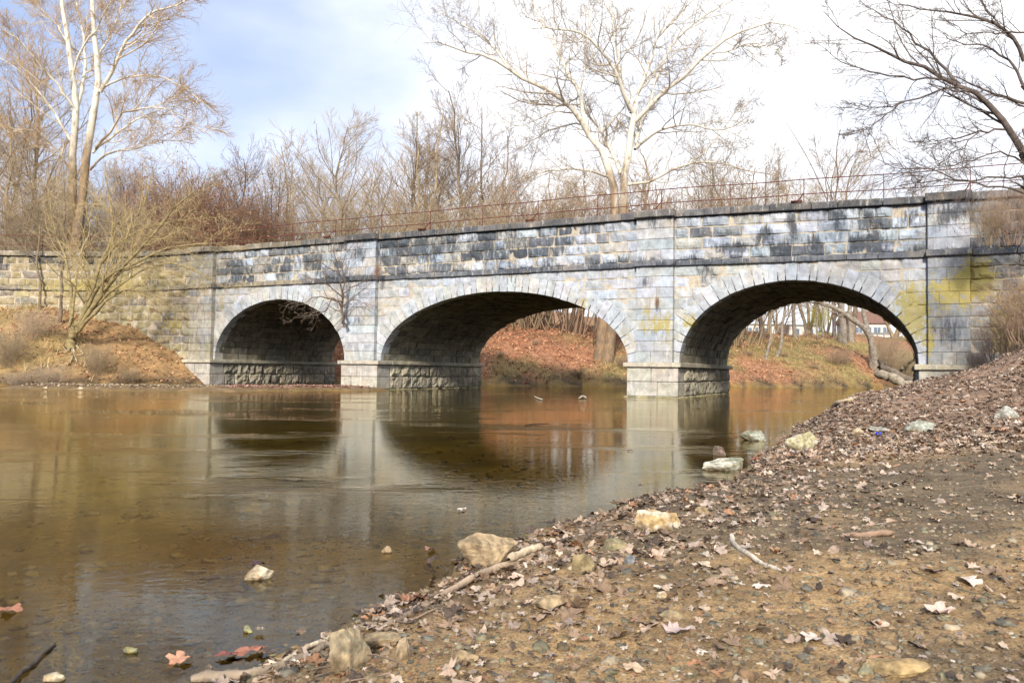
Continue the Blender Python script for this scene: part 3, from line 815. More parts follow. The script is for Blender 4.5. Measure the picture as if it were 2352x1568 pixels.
hero('sycamore_tree', 'tall pale-trunked bare sycamore behind the left end of the bridge', 50.,
     [([(156, 700), (160, 600), (164, 540), (167, 449), (165, 351), (176, 254), (168, 176), (156, 98), (146, 20), (140, -40)], 0, 0, .62, .2),
      ([(171, 700), (173, 600), (176, 540), (191, 449), (195, 371), (213, 273), (225, 195), (221, 117), (213, 39), (206, -40)], -.8, -.8, .66, .2)],
     [(z8((450, 650), (490, 480), (495, 250), (470, 100), (430, -30)), 0, 2, .22, .08),
      (z8((590, 540), (650, 440), (720, 290), (800, 170), (870, 90), (1000, 40), (1150, -20)), -.8, -4, .24, .06),
      (z8((600, 520), (680, 480), (800, 445), (930, 455), (1060, 500), (1180, 600)), -.8, -4, .14, .03),
      (z8((560, 870), (640, 780), (720, 670), (830, 640), (950, 640), (1100, 700), (1200, 790)), -.8, -5, .16, .03),
      (z8((545, 900), (700, 770), (830, 690), (950, 640), (1050, 560)), -.8, 2, .15, .03),
      (z8((530, 1000), (640, 900), (780, 880), (930, 830), (1040, 830)), -.8, -3, .13, .03),
      (z8((452, 660), (400, 580), (300, 450), (200, 340), (100, 230), (0, 160)), 0, -3, .17, .05),
      (z8((432, 850), (370, 750), (290, 620), (200, 500), (100, 400), (-30, 330)), 0, 2, .16, .04),
      (z8((430, 450), (470, 300), (560, 180), (620, 60), (700, -40)), 0, -2, .14, .05),
      (z8((395, 250), (330, 150), (250, 60), (200, -30)), 0, 2, .12, .05),
      (z8((570, 330), (640, 220), (690, 100), (720, -20)), -.8, 2, .13, .05),
      (z8((420, 1000), (330, 880), (250, 800), (150, 760), (40, 780)), 0, -2, .14, .03)],
     M_SYC,
     [dict(k=14, ang=.7, ratio=.36, n=7, wig=.14, up=.10, rr=.5, t0=.15, rmin=.02, Lmax=5),
      dict(k=9, ang=.65, ratio=.62, n=5, wig=.16, up=.05, rr=.55, rmin=.013),
      dict(k=8, ang=.65, ratio=.62, n=4, wig=.2, up=.02, rr=.6, rmin=.008)],
     [WHT, (.60, .50, .34), (.50, .37, .22), (.42, .29, .17)], sd=4)
z1 = lambda *p: [(x*.2734, y*.2734+490) for x, y in p]
OLV = (.20, .165, .10)
hero('leaning_tree', 'multi-stemmed small tree leaning out over the left bank', None,
     [([(160, 800), (164, 783), (170, 760), (176, 745)], 0, 0, .30, .22)],
     [(z1((600, 1060), (640, 950), (760, 700), (850, 400), (930, 200), (945, 0), (900, -200), (880, -350)), 0, 1, .16, .03),
      (z1((640, 1000), (700, 900), (850, 680), (1000, 500), (1180, 300), (1350, 100), (1480, -60), (1650, -200)), 0, -1.5, .15, .03),
      (z1((660, 990), (760, 880), (900, 740), (1060, 640), (1250, 680), (1400, 740)), 0, -2, .11, .02),
      (z1((600, 1030), (600, 900), (585, 600), (560, 400), (480, 200), (430, 0), (420, -200)), 0, 2, .12, .02),
      (z1((640, 980), (700, 850), (880, 560), (1100, 430), (1400, 300), (1650, 260), (1900, 240)), 0, -2, .12, .02),
      (z1((700, 900), (860, 640), (1000, 380), (1080, 180), (1160, 0), (1250, -200), (1300, -380)), 0, 1.5, .12, .02),
      (z1((580, 950), (640, 620), (680, 330), (760, 120), (720, -80), (760, -260)), 0, 2.5, .09, .02),
      (z1((760, 820), (960, 640), (1180, 480), (1450, 420), (1700, 520), (1900, 640)), 0, -2.5, .09, .02),
      (z1((850, 420), (1000, 250), (1250, 120), (1500, 60), (1750, 40)), .5, -1, .07, .015)],
     M_BARK,
     [dict(k=13, ang=.65, ratio=.45, n=6, wig=.16, up=.06, rr=.45, t0=.2, rmin=.011, Lmax=3.0),
      dict(k=7, ang=.7, ratio=.6, n=5, wig=.2, up=.0, rr=.5, rmin=.0065),
      dict(k=5, ang=.7, ratio=.6, n=4, wig=.22, up=-.02, rr=.55, rmin=.0045)],
     [(.25, .20, .10), (.34, .27, .13), (.50, .39, .20), (.58, .46, .26)], sd=5, RS=.85)
hero('slender_tree', 'thin upright grey tree just left of the multi-stemmed one', None,
     [([(135, 745), (140, 700), (143, 640), (145, 580), (150, 500), (146, 400)], 0, .8, .16, .05)], [],
     M_BARK,
     [dict(k=12, ang=.6, ratio=.30, n=6, wig=.14, up=.08, rr=.45, t0=.25, rmin=.012, Lmax=2.6),
      dict(k=6, ang=.7, ratio=.5, n=5, wig=.2, up=.0, rr=.5, rmin=.007),
      dict(k=5, ang=.7, ratio=.5, n=4, wig=.22, up=0, rr=.55, rmin=.0045)],
     [(.17, .13, .10), (.22, .17, .12), (.28, .22, .16), (.36, .28, .2)], sd=6)
hero('slender_tree', 'crooked thin tree at the far left edge of the picture', None,
     [([(90, 712), (94, 660), (84, 600), (92, 520), (70, 420), (66, 330)], 0, 1., .13, .05)], [],
     M_BARK,
     [dict(k=12, ang=.7, ratio=.34, n=6, wig=.14, up=.06, rr=.45, t0=.2, rmin=.012, Lmax=3),
      dict(k=7, ang=.7, ratio=.5, n=5, wig=.2, up=.0, rr=.5, rmin=.007),
      dict(k=5, ang=.7, ratio=.5, n=4, wig=.22, up=0, rr=.55, rmin=.0045)],
     [(.19, .15, .10), (.24, .19, .12), (.30, .24, .16), (.38, .29, .2)], sd=7)
zp = lambda *p: [(x*.3124+428.7, y*.3124+551) for x, y in p]
hero('scrub_bush', 'small bare bush rooted in the wall beside the left pier', 38.6,
     [(zp((1165, 640), (1145, 560), (1140, 480), (1150, 400)), 0, -.3, .10, .06)],
     [(zp((1150, 400), (1125, 280), (1110, 180), (1080, 80), (1100, -60)), -.3, -.8, .05, .01),
      (zp((1145, 430), (1160, 300), (1150, 180), (1180, 90), (1250, 0)), -.3, .0, .05, .01),
      (zp((1140, 480), (1080, 440), (1020, 520), (900, 560), (800, 575)), -.3, -1, .05, .01),
      (zp((1145, 420), (1050, 340), (930, 290), (830, 250)), -.3, -.9, .05, .01),
      (zp((1142, 450), (1060, 430), (950, 420), (850, 460), (740, 480)), -.3, -1.1, .045, .01),
      (zp((1150, 400), (1230, 340), (1320, 300), (1400, 230)), -.3, -.6, .04, .01),
      (zp((1142, 500), (1220, 440), (1310, 470), (1380, 520)), -.3, -.7, .035, .01),
      (zp((1120, 250), (1020, 190), (940, 130), (900, 60)), -.6, -1, .035, .01)],
     M_BARK,
     [dict(k=8, ang=.75, ratio=.5, n=5, wig=.2, up=.02, rr=.5, t0=.2, rmin=.008, Lmax=1.4),
      dict(k=5, ang=.75, ratio=.55, n=4, wig=.22, up=0., rr=.5, rmin=.005),
      dict(k=2, ang=.8, ratio=.5, n=3, wig=.22, up=0., rr=.55, rmin=.0035)],
     [(.13, .10, .08), (.17, .135, .10), (.22, .18, .14), (.30, .24, .19)], cat='bush', sd=8, RS=.8)
z2 = lambda *p: [(x*.3125+1776, y*.3125) for x, y in p]
DKB = (.11, .09, .08)
hero('overhanging_tree', 'dark bare tree at the right edge reaching over the bridge', 21.,
     [([(2480, 900), (2470, 780), (2440, 600), (2400, 450), (2352, 353)], 1.5, 0.01, .30, .16),
      ([(2500, 900), (2500, 700), (2480, 500), (2440, 350), (2400, 262), (2352, 200)], 2.5, 2, .24, .13)],
     [(z2((1842, 1130), (1700, 900), (1560, 740), (1400, 640), (1250, 575), (1040, 460), (900, 430), (750, 345), (600, 290), (450, 170), (370, 80)), 0, -1, .14, .012),
      (z2((1370, 620), (1200, 440), (1100, 350), (960, 230), (870, 140), (740, 80), (640, 0)), -.3, 1, .07, .012),
      (z2((1420, 655), (1300, 650), (1200, 680), (1080, 725), (960, 750), (800, 790), (650, 800), (500, 790)), -.3, -2, .05, .009),
      (z2((960, 750), (870, 820), (780, 885), (650, 965), (520, 1000)), -1.3, -2, .028, .008),
      (z2((1290, 590), (1150, 575), (1040, 575), (860, 545), (650, 515), (450, 440), (330, 310)), -.2, 1, .05, .009),
      (z2((1842, 450), (1780, 300), (1650, 190), (1520, 130), (1300, 100), (1100, 65), (950, 40), (820, 0)), 2, 1, .09, .012),
      (z2((1740, 950), (1600, 960), (1500, 975), (1320, 1020), (1150, 1035), (1000, 1060)), 0, -1.5, .05, .009),
      (z2((1510, 975), (1430, 1050), (1350, 1100), (1190, 1240), (1000, 1400)), -.6, -1.5, .026, .008),
      (z2((1900, 1290), (1650, 1310), (1300, 1325), (1000, 1350), (850, 1370)), 0, -2, .05, .009),
      (z2((1842, 1420), (1570, 1365), (1360, 1310), (1160, 1250), (1000, 1245), (830, 1225), (700, 1120)), -.5, -2.5, .045, .009),
      (z2((1842, 760), (1700, 720), (1600, 680), (1450, 630), (1300, 540)), 1.5, 1, .07, .02),
      (z2((1842, 640), (1760, 470), (1650, 400), (1500, 330), (1350, 300), (1200, 200)), 2, 3, .07, .012),
      (z2((1842, 1200), (1700, 1120), (1560, 1140), (1420, 1190), (1300, 1210), (1100, 1240)), 0, -1, .04, .008),
      (z2((1900, 230), (1740, 240), (1560, 240), (1380, 230), (1250, 140)), 2, 1, .05, .01),
      (z2((1640, 180), (1560, 60), (1500, -80)), 1.5, 2, .05, .02)],
     M_BARK,
     [dict(k=15, ang=.6, ratio=.32, n=6, wig=.13, up=.02, rr=.45, t0=.1, rmin=.008, Lmax=2.),
      dict(k=8, ang=.65, ratio=.45, n=5, wig=.2, up=.0, rr=.5, rmin=.0055),
      dict(k=6, ang=.7, ratio=.5, n=4, wig=.22, up=0, rr=.55, rmin=.003)],
     [DKB, (.12, .10, .09), (.15, .12, .105), (.18, .14, .12)], sd=9, RS=.62)
hero('small_tree', 'small dark bare tree showing over the right part of the bridge', 84.,
     [([(1915, 790), (1916, 700), (1915, 560), (1917, 462), (1926, 406), (1920, 353), (1930, 297)], 0, .5, .34, .08)],
     [([(1917, 470), (1900, 420), (1880, 370), (1870, 320)], .3, 1, .12, .03), ([(1922, 420), (1945, 380), (1965, 350), (1985, 345)], .3, -1, .12, .03)],
     M_BARK,
     [dict(k=12, ang=.65, ratio=.34, n=6, wig=.16, up=.06, rr=.42, t0=.45, rmin=.02, Lmax=3.5),
      dict(k=7, ang=.7, ratio=.45, n=5, wig=.2, up=.03, rr=.5, rmin=.012),
      dict(k=5, ang=.7, ratio=.5, n=4, wig=.25, up=0, rr=.55, rmin=.008)],
     [(.15, .12, .09), (.17, .13, .10), (.22, .17, .13), (.28, .22, .17)], sd=10)
hero('small_tree', 'thin leaning snag beside the small dark tree over the bridge', 83.,
     [([(1915, 790), (1912, 650), (1907, 520), (1901, 462), (1876, 406), (1845, 344), (1807, 284)], 0, 1, .24, .04)], [],
     M_BARK, [dict(k=8, ang=.6, ratio=.12, n=5, wig=.2, up=.05, rr=.4, t0=.6, rmin=.015), dict(k=5, ang=.7, ratio=.5, n=4, wig=.2, up=.02, rr=.5, rmin=.009)],
     [(.18, .145, .12), (.2, .16, .12), (.26, .2, .16)], sd=12)

# trees seen through the right arch
za = lambda *p: [(x*.2083+1653, y*.2083+673.6) for x, y in p]
LV = [dict(k=9, ang=.7, ratio=.25, n=6, wig=.18, up=.05, rr=.4, t0=.35, rmin=.02, Lmax=4), dict(k=6, ang=.7, ratio=.45, n=5, wig=.2, up=.0, rr=.5, rmin=.012), dict(k=4, ang=.7, ratio=.5, n=4, wig=.2, up=0, rr=.5, rmin=.008)]
GC = [(.24, .21, .175), (.22, .18, .14), (.28, .21, .15), (.32, .24, .17)]
for nm, lab, Yd, trunks, sdd in [
    ('forked_tree', 'grey forked tree leaning left beside the fallen logs beyond the right arch', 66., [(za((1740, 850), (1700, 700), (1680, 560), (1630, 420), (1500, 310), (1350, 200), (1100, 90), (900, -40), (600, -260)), 0, -1, .60, .12), (za((1690, 640), (1660, 480), (1620, 330), (1580, 180), (1560, 0), (1500, -300), (1480, -620)), 0, 1, .45, .1)], 21),
    ('bank_tree', 'pale slanting tree with exposed root ball beyond the right arch', 68., [(za((500, 730), (530, 600), (560, 480), (570, 300), (575, 150), (600, -100), (560, -420)), 0, .4, .24, .06)], 22),
    ('bank_tree', 'curved grey tree second from the left beyond the right arch', 69., [(za((610, 700), (665, 600), (680, 480), (700, 300), (725, 130), (760, -100), (740, -500)), 0, .4, .28, .07)], 23),
    ('bank_tree', 'stout upright tree farthest left beyond the right arch', 82., [(za((460, 510), (465, 400), (450, 250), (445, 0), (430, -300)), 0, .4, .55, .2)], 24),
    ('bank_tree', 'brown tree left of the white shed beyond the right arch', 84., [(za((830, 500), (820, 380), (815, 200), (830, 0), (850, -400)), 0, .4, .42, .15)], 25),
    ('bank_tree', 'thickest grey trunk in the middle beyond the right arch', 84., [(za((1350, 540), (1350, 380), (1345, 200), (1330, 0), (1300, -500)), 0, .4, .75, .25)], 26),
    ('bank_tree', 'dark trunk right of the thickest one beyond the right arch', 86., [(za((1450, 540), (1440, 380), (1430, 200), (1440, 0), (1470, -500)), 0, .4, .5, .2)], 27),
    ('bank_tree', 'thin dark sapling in front of the yellow shrub beyond the right arch', 80., [(za((1140, 500), (1130, 380), (1145, 240), (1120, 100), (1135, -60), (1100, -350)), 0, .4, .17, .06)], 28),
    ('bank_tree', 'thin crooked sapling left of the yellow shrub beyond the right arch', 78., [(za((1085, 500), (1070, 380), (1080, 280), (1050, 130), (1040, 20), (1000, -300)), 0, .4, .15, .05)], 29)]:
    hero(nm, lab, None, trunks, [], M_BARK, LV, GC, group='trees on the far bank beyond the right arch', sd=sdd)

# ------------------------------------------------------------------ background trees: prototypes and copies
def proto(kind, sd, cols):
    global rng
    rng = np.random.default_rng(sd)
    tr = TAcc(); cr = TAcc()
    Ht = 10.
    if kind == 'vase':
        n = rng.integers(3, 6); P = []
        for i in range(n):
            a = rng.random()*6.28; sp = rng.uniform(.12, .62)
            pts = [(0, 0, 0)]; x = y = 0.
            for q in range(1, 7):
                x += math.cos(a)*sp*(1.0 if q < 4 else .5)*1.4+rng.normal(0, .12); y += math.sin(a)*sp*(1.0 if q < 4 else .5)*1.4+rng.normal(0, .12)
                pts.append((x, y, Ht*q/6*(.82+.16*(1-sp)) if q > 3 else Ht*q/6*.9))
            P.append(resample(pts, 12, .04))
        P = np.array(P); R = np.tile(np.linspace(.095, .02, 12), (n, 1)); R[:, 0] *= 1.4
        k1 = 14
    else:
        pts = [(0, 0, 0)]; x = y = 0.
        for q in range(1, 8):
            x += rng.normal(0, .28); y += rng.normal(0, .28); pts.append((x, y, Ht*q/7*.96))
        P = np.array([resample(pts, 16, .03)]); R = np.linspace(.13, .025, 16)[None]; R[:, 0] *= 1.4; k1 = 44
    tr.add(P, R, 8, cols[0])
    kw = [dict(k=k1, ang=.85 if kind == 'vase' else .95, ratio=.36 if kind == 'vase' else .42, n=6, wig=.13, up=.14, rr=.42, t0=.16, rmin=.012),
          dict(k=8, ang=.6, ratio=.45, n=5, wig=.17, up=.08, rr=.5, rmin=.008), dict(k=8, ang=.6, ratio=.55, n=4, wig=.2, up=.06, rr=.55, rmin=.0055)]
    for i, q in enumerate(kw):
        P, R = grow(P, R, **q); cr.add(P, R, 5 if i == 0 else 3, cols[min(i+1, 3)])
    return tr.me('trunk', M_BARK), cr.me('crown', M_TWIG)
GREYB = [(.24, .195, .145), (.27, .22, .16), (.37, .30, .22), (.43, .35, .26)]
TANB = [(.30, .235, .15), (.34, .265, .17), (.43, .335, .23), (.48, .375, .26)]
DRKB = [(.16, .125, .09), (.17, .135, .10), (.22, .17, .13), (.29, .22, .165)]
PRO = [proto('vase', 31, TANB), proto('vase', 32, GREYB), proto('single', 33, GREYB), proto('single', 34, DRKB), proto('vase', 35, DRKB), proto('single', 36, TANB), proto('vase', 37, TANB)]
def place(pr, x, Y, topy, lab, wid=1., rz=None, name='bare_tree', group='bare trees behind the bridge', lean=(0, 0)):
    base = at_Y(x, 800, Y); gz = float(H(base[0], Y))
    z = at_Y(x, topy, Y)[2]; s = max((z-gz)/10.2, .2)
    o = empty(name, (base[0], Y, gz-.15), rz if rz is not None else random.random()*6.28); o.scale = (s*wid, s*wid, s)
    o.rotation_euler[0], o.rotation_euler[1] = lean
    tag(o, lab, 'tree', group)
    link('trunk', PRO[pr][0], o); link('crown', PRO[pr][1], o)
    return o
for a in [
    (3, 541, 60, 345, 'zigzag dark bare tree beside the russet thicket', .8), (4, 596, 63, 365, 'crooked forked bare tree between the thicket and the left arch', .8),
    (0, 668, 66, 320, 'many-stemmed tan tree above the crown of the left arch', 1.1), (2, 785, 61, 252, 'tall rounded bare tree left of the left pier', .95),
    (2, 722, 70, 380, 'grey many-stemmed tree behind the tall rounded one', 1.), (5, 846, 69, 385, 'low tan bare tree directly behind the left pier', 1.),
    (3, 905, 80, 290, 'slim tan tree right of the left pier', .9), (6, 965, 78, 240, 'broad fan-shaped tan tree above the middle arch', 1.15),
    (2, 1020, 84, 335, 'dense grey-tan tree behind the fan-shaped one', 1.), (3, 1085, 82, 262, 'dark straight-trunked tree above the middle arch', .85),
    (4, 1135, 82, 175, 'tall dark tree leaning right toward the sycamore', .95), (0, 1195, 86, 370, 'short tan tree right of the leaning dark one', 1.1),
    (5, 1262, 88, 420, 'small russet tree left of the sycamore trunk', 1.2), (5, 1345, 90, 395, 'small russet tree close left behind the sycamore trunk', 1.2),
    (5, 1492, 90, 330, 'russet bare tree right behind the sycamore trunk', 1.3), (1, 1560, 88, 390, 'low grey tree second right of the sycamore trunk', 1.2),
    (2, 1632, 86, 345, 'bare tree under the lowest right sycamore limb', 1.1), (4, 1706, 84, 372, 'dark low tree midway between the sycamore and the snag', 1.1),
    (6, 1765, 90, 400, 'low tan tree just left of the leaning snag', 1.1), (1, 1855, 94, 360, 'pale grey tree behind the leaning snag', 1.), (2, 1958, 96, 330, 'thin grey tree right of the small dark tree', 1.),
    (0, 2055, 92, 420, 'low bare tree above the right arch crown', 1.1), (1, 2140, 88, 420, 'low bare tree above the right end pilaster', 1.1),
    (2, 455, 58, 380, 'grey tree rising out of the russet thicket', 1.), (0, 400, 62, 390, 'tan tree behind the left end of the thicket', 1.1), (5, 330, 60, 410, 'tan tree right of the pale left sycamore', 1.1),
    (2, 275, 64, 380, 'bare tree close behind the pale left sycamore', 1.), (5, 60, 56, 95, 'tall yellowish bare tree left of the pale sycamore', .9), (3, 110, 66, 330, 'tan tree between the two left sycamore trunks and the yellowish tree', 1.),
    (5, 10, 50, 230, 'leftmost dense tan tree behind the wing wall', 1.1), (1, -50, 54, 120, 'grey tree cut by the left picture edge', 1.), (3, 228, 70, 380, 'dark low tree behind the right pale left trunk', 1.)]:
    place(*a)
for a in [(2, 505, 84, 395, 'hazy grey tree far behind the zigzag trees', 1.2), (2, 755, 86, 385, 'hazy distant tree low behind the tall rounded tree', 1.2), 
          (2, 940, 92, 350, 'hazy distant tree left behind the fan-shaped tree', 1.2), (2, 1165, 94, 380, 'hazy distant tree right of the tall leaning dark tree', 1.2), (5, 1305, 94, 410, 'hazy distant tree left beside the sycamore twin trunks', 1.2),
          (3, 1440, 96, 400, 'hazy distant tree hidden behind the sycamore twin trunks', 1.2), (2, 210, 78, 400, 'hazy distant tree just right of the pale left trunks', 1.2), (3, 60, 74, 380, 'hazy distant tree low at the far left', 1.2), (2, 365, 80, 400, 'hazy distant tree behind the left end of the reddish thicket', 1.2)]:
    place(*a)
# trees on the bank beyond the middle arch
for a in [(3, 1255, 78, 520, 'slim dark tree on the leafy slope through the middle arch, left one', .7), (2, 1305, 84, 480, 'slim tree high on the leafy slope through the middle arch', .7), (4, 1362, 60.5, 560, 'dark sapling against the sycamore base through the middle arch', .45),
          (2, 1210, 98, 560, 'pale tree at the top of the leafy slope through the middle arch', .8), (5, 1160, 98, 600, 'tan thicket tree at the slope top, middle arch, far left', 1.), (3, 1430, 96, 600, 'tan thicket tree at the slope top beside the pier', 1.),
          (0, 1790, 105, 560, 'tan tree beyond the white shed through the right arch', .9), (1, 1900, 108, 560, 'grey tree beyond the yellow shrub through the right arch', .9), (5, 2060, 104, 600, 'brown tree right of the far white house', .9)]:
    place(*a, group='trees seen through the arches')

# thickets: dense shrubs of fine stems
def shrub_mesh(sd, cols, leaves=0, spread=1., lc=(.34, .13, .05)):
    global rng
    rng = np.random.default_rng(sd)
    n = 40; P = []
    for i in range(n):
        a = rng.random()*6.28; r0 = rng.random()*.5*spread; sp = rng.uniform(.1, .55)*spread
        pts = [(math.cos(a)*r0, math.sin(a)*r0, 0)]
        for q in range(1, 5):
            pts.append((math.cos(a)*(r0+sp*q*.45)+rng.normal(0, .08), math.sin(a)*(r0+sp*q*.45)+rng.normal(0, .08), q*.75*rng.uniform(.8, 1.1)))
        P.append(resample(pts, 7, .02))
    P = np.array(P); R = np.tile(np.linspace(.014, .005, 7), (n, 1)); t_ = TAcc(); t_.add(P, R, 4, cols[0])
    for q, kw in enumerate([dict(k=9, ang=.7, ratio=.42, n=5, wig=.2, up=.05, rr=.6, rmin=.005), dict(k=8, ang=.8, ratio=.55, n=4, wig=.25, up=0, rr=.6, rmin=.0032)]):
        P, R = grow(P, R, **kw); t_.add(P, R, 3, cols[min(q+1, len(cols)-1)])
    if leaves:
        i = rng.integers(0, len(P), leaves); c = P[i, -1]+rng.normal(0, .05, (leaves, 3)); d1 = rng.normal(size=(leaves, 3))*.014; d2 = rng.normal(size=(leaves, 3))*.011
        V = np.stack([c-d1, c-d2, c+d1, c+d2], 1).reshape(-1, 3); F_ = np.arange(leaves*4).reshape(-1, 4)
        tt_ = np.repeat(np.array(lc)*(0.6+.8*rng.random((leaves, 1))), 4, axis=0)
        t_.raw(V, F_, tt_)
    return t_.me('stems', M_TWIG)
SH1 = shrub_mesh(51, [(.24, .15, .10), (.31, .19, .125), (.37, .23, .15)], 2200, 1., (.34, .19, .11))
SH2 = shrub_mesh(52, [(.26, .20, .13), (.34, .26, .17), (.42, .33, .22)], 0, 1.2)
SH5 = shrub_mesh(55, [(.36, .28, .20), (.44, .34, .25), (.50, .40, .29)], 0, 1.6)
SH3 = shrub_mesh(53, [(.30, .28, .10), (.42, .38, .10), (.50, .44, .10)], 6000, 1., (.50, .47, .08))
SH4 = shrub_mesh(54, [(.30, .21, .15), (.36, .26, .19), (.42, .30, .22)], 300, 1.3, (.36, .17, .08))
def shrub(me, x, Y, topy, lab, wid=1., group='thickets behind the bridge', basey=None, name='shrub'):
    b = at_Y(x, 800, Y); gz = float(H(b[0], Y)) if basey is None or name == 'bramble' else at_Y(x, basey, Y)[2]
    z = at_Y(x, topy, Y)[2]; s = max(z-gz, .45)/3.3
    o = link(name, me); o.location = (b[0], Y, gz-.05); o.scale = (s*wid, s*wid, s); o.rotation_euler = (0, 0, random.random()*6.28)
    tag(o, lab, 'shrub', group); return o
for a in [(SH1, 392, 58, 432, 'russet thicket shrub, leftmost of the reddish mass', 1.), (SH1, 440, 57, 400, 'tallest russet shrub of the reddish mass', 1.), (SH1, 492, 57, 420, 'russet shrub in the centre of the reddish mass', 1.), (SH1, 545, 57, 455, 'russet shrub above the left end pilaster', 1.), (SH1, 596, 59, 470, 'lowest right russet shrub of the reddish mass', 1.),
          (SH1, 340, 60, 450, 'russet shrub behind the multi-stemmed tree', 1.), (SH2, 40, 50, 430, 'tan thicket shrub at the left edge above the wing wall', 1.), (SH2, 105, 50, 450, 'tan thicket shrub left of the pale trunks', 1.), (SH2, 250, 52, 450, 'tan thicket shrub right of the pale trunks', 1.),
          (SH2, 700, 60, 470, 'tan brush at the coping above the left arch', 1.2), (SH2, 905, 60, 465, 'tan brush at the coping right of the left pier', 1.2), (SH2, 1010, 62, 455, 'tan brush at the coping above the middle arch', 1.2), (SH2, 1210, 66, 450, 'tan brush at the coping left of the sycamore', 1.2),
          (SH4, 1300, 66, 440, 'pinkish brush left of the sycamore trunk', 1.2), (SH4, 1560, 68, 440, 'pinkish brush right of the sycamore trunk', 1.2), (SH2, 1690, 70, 430, 'tan brush near the right coping', 1.2)]:
    shrub(*a)
shrub(SH3, 1884, 92, 706, 'yellow-green leafy shrub seen through the right arch', 1.1, None, 762)
for i, (x, Y, ty_, w_, lb) in enumerate([(1700, 74, 765, 1., 'brown brush beside the pier at the foot of the slope, right arch'), (2040, 70, 770, 1.2, 'brown bramble behind the fallen logs'), (1800, 86, 738, 1.2, 'dry brush at the bank crest below the white shed'), (1950, 86, 745, 1.2, 'dry brush at the bank crest below the far house'), (1850, 80, 760, 1., 'dry brush at the bank crest under the yellow shrub'),
                                 (1140, 72, 745, 1.2, 'dry brush at the slope top, left in the middle arch'), (1240, 78, 716, 1.4, 'dry brush at the slope top, centre of the middle arch'), (1330, 78, 716, 1.4, 'dry brush at the slope top left of the sycamore base'), (1420, 74, 735, 1.2, 'dry brush behind the sycamore base')]):
    shrub(SH4 if i < 5 else SH5, x, Y, ty_, lb, w_, 'brush on the far bank')
for i, (x, Y, by, ty_, w_, lb) in enumerate([(20, 38.5, 800, 735, 1.6, 'low dry bramble at the far left of the left bank'), (75, 40.5, 740, 690, 1.6, 'dry bramble high on the left bank under the wing wall'), (225, 40, 815, 775, 1.5, 'dry tuft bramble right of the leaning tree base'), (120, 37.5, 850, 818, 1.8, 'low brush beside the washed-out roots'),
                                    (300, 40.5, 858, 828, 2., 'small dry tuft halfway down the left bank edge'), (40, 37.2, 868, 838, 2.2, 'flattened dry grass clump near the water at far left')]):
    shrub(SH5 if i % 2 else SH2, x, Y, ty_+14, lb, w_*.8, 'brambles on the left bank', by, 'bramble')
for i, (x, Y, by, ty_, w_, lb) in enumerate([(1150, 57, 850, 820, 2., 'low dry clump on the leafy slope, left in the middle arch'), (1230, 60, 820, 790, 2., 'dry clump mid-slope in the middle arch'), (1330, 56, 870, 845, 2.2, 'low clump by the water in the middle arch'), (1430, 58, 850, 815, 1.6, 'dry clump beside the pier on the leafy slope'),
                                    (1720, 66, 868, 838, 2.2, 'straw clump near the water beside the right pier'), (1800, 68, 850, 815, 2.2, 'straw clump mid-slope in the right arch'), (1870, 66, 868, 835, 2.4, 'low straw clump overhanging the water in the right arch'), (1930, 68, 850, 800, 1.8, 'straw clump left of the forked grey tree'), (2070, 68, 855, 800, 1.8, 'bramble clump right of the upright stump')]):
    shrub(SH4 if i % 2 else SH2, x, Y, ty_, lb, w_, 'dry clumps on the far slope', by, 'bramble')
# brambles on the right slope by the wing wall
for i, (x, Y, by, ty_, w_, lb) in enumerate([(2330, 23.5, 800, 690, 1.3, 'tangled bramble against the right wing wall at the picture edge'), (2290, 24.5, 826, 730, 1.1, 'tangled bramble at the foot of the right wing wall'), (2240, 25.6, 858, 800, .9, 'small dry bramble on the ledge of the right abutment'), (2370, 22.5, 780, 620, 1.3, 'tall bramble cut by the right picture edge')]):
    shrub(SH4, x, Y, ty_, lb, w_, 'brambles by the right wing wall', by, 'bramble')
shrub(SH4, 2325, 25.2, 425, 'dense brown vine tangle growing over the right end coping', 1.0, None, 560, 'vine')
shrub(SH2, 2270, 25.4, 455, 'thinner tan vine tangle left of the dense one on the right parapet', .9, None, 560, 'vine')
shrub(SH1, 862, 37.6, 605, 'small dry weed growing beside the left pier pilaster', .5, None, 640, 'weed')
shrub(SH1, 1508, 32.1, 690, 'small reddish weed growing on the right pier pilaster', .5, None, 703, 'weed')

# ------------------------------------------------------------------ leaves, pebbles, grass
LOBE = []
for sdl in range(10):
    r_ = np.random.default_rng(100+sdl); th_ = np.linspace(-np.pi, np.pi, 21)[:-1]
    if sdl < 5: rad = .62+.30*np.abs(np.cos(th_*2.5))**1.2*np.where(np.abs(th_) > 2.6, .5, 1)+r_.normal(0, .09, 20)
    elif sdl < 8: rad = np.hypot(.9*np.cos(th_), r_.uniform(.3, .5)*np.sin(th_))+r_.normal(0, .07, 20)
    else: rad = .5+r_.normal(0, .16, 20)
    px_, py_ = rad*np.cos(th_), rad*np.sin(th_)*r_.uniform(.6, 1.)
    crl = r_.uniform(.05, .45)*r_.choice([-.6, 1]); tw = r_.uniform(-.3, .3)
    pz_ = crl*(py_**2)*1.3+r_.uniform(-.15, .25)*px_**2+tw*px_*py_+r_.normal(0, .08, 20)
    px_ = px_*(1-.25*np.abs(pz_)); py_ = py_*(1-.5*np.abs(pz_))
    LOBE.append(np.concatenate([[[0, 0, 0.02]], np.stack([px_, py_, pz_], -1)]))
LOBEF = np.array([(0, i+1, (i+1) % 20+1) for i in range(20)])
LCOL = np.array([[.25, .175, .12], [.34, .255, .19], [.17, .115, .075], [.07, .05, .038], [.42, .335, .26], [.30, .16, .09], [.50, .44, .37], [.30, .24, .20]])
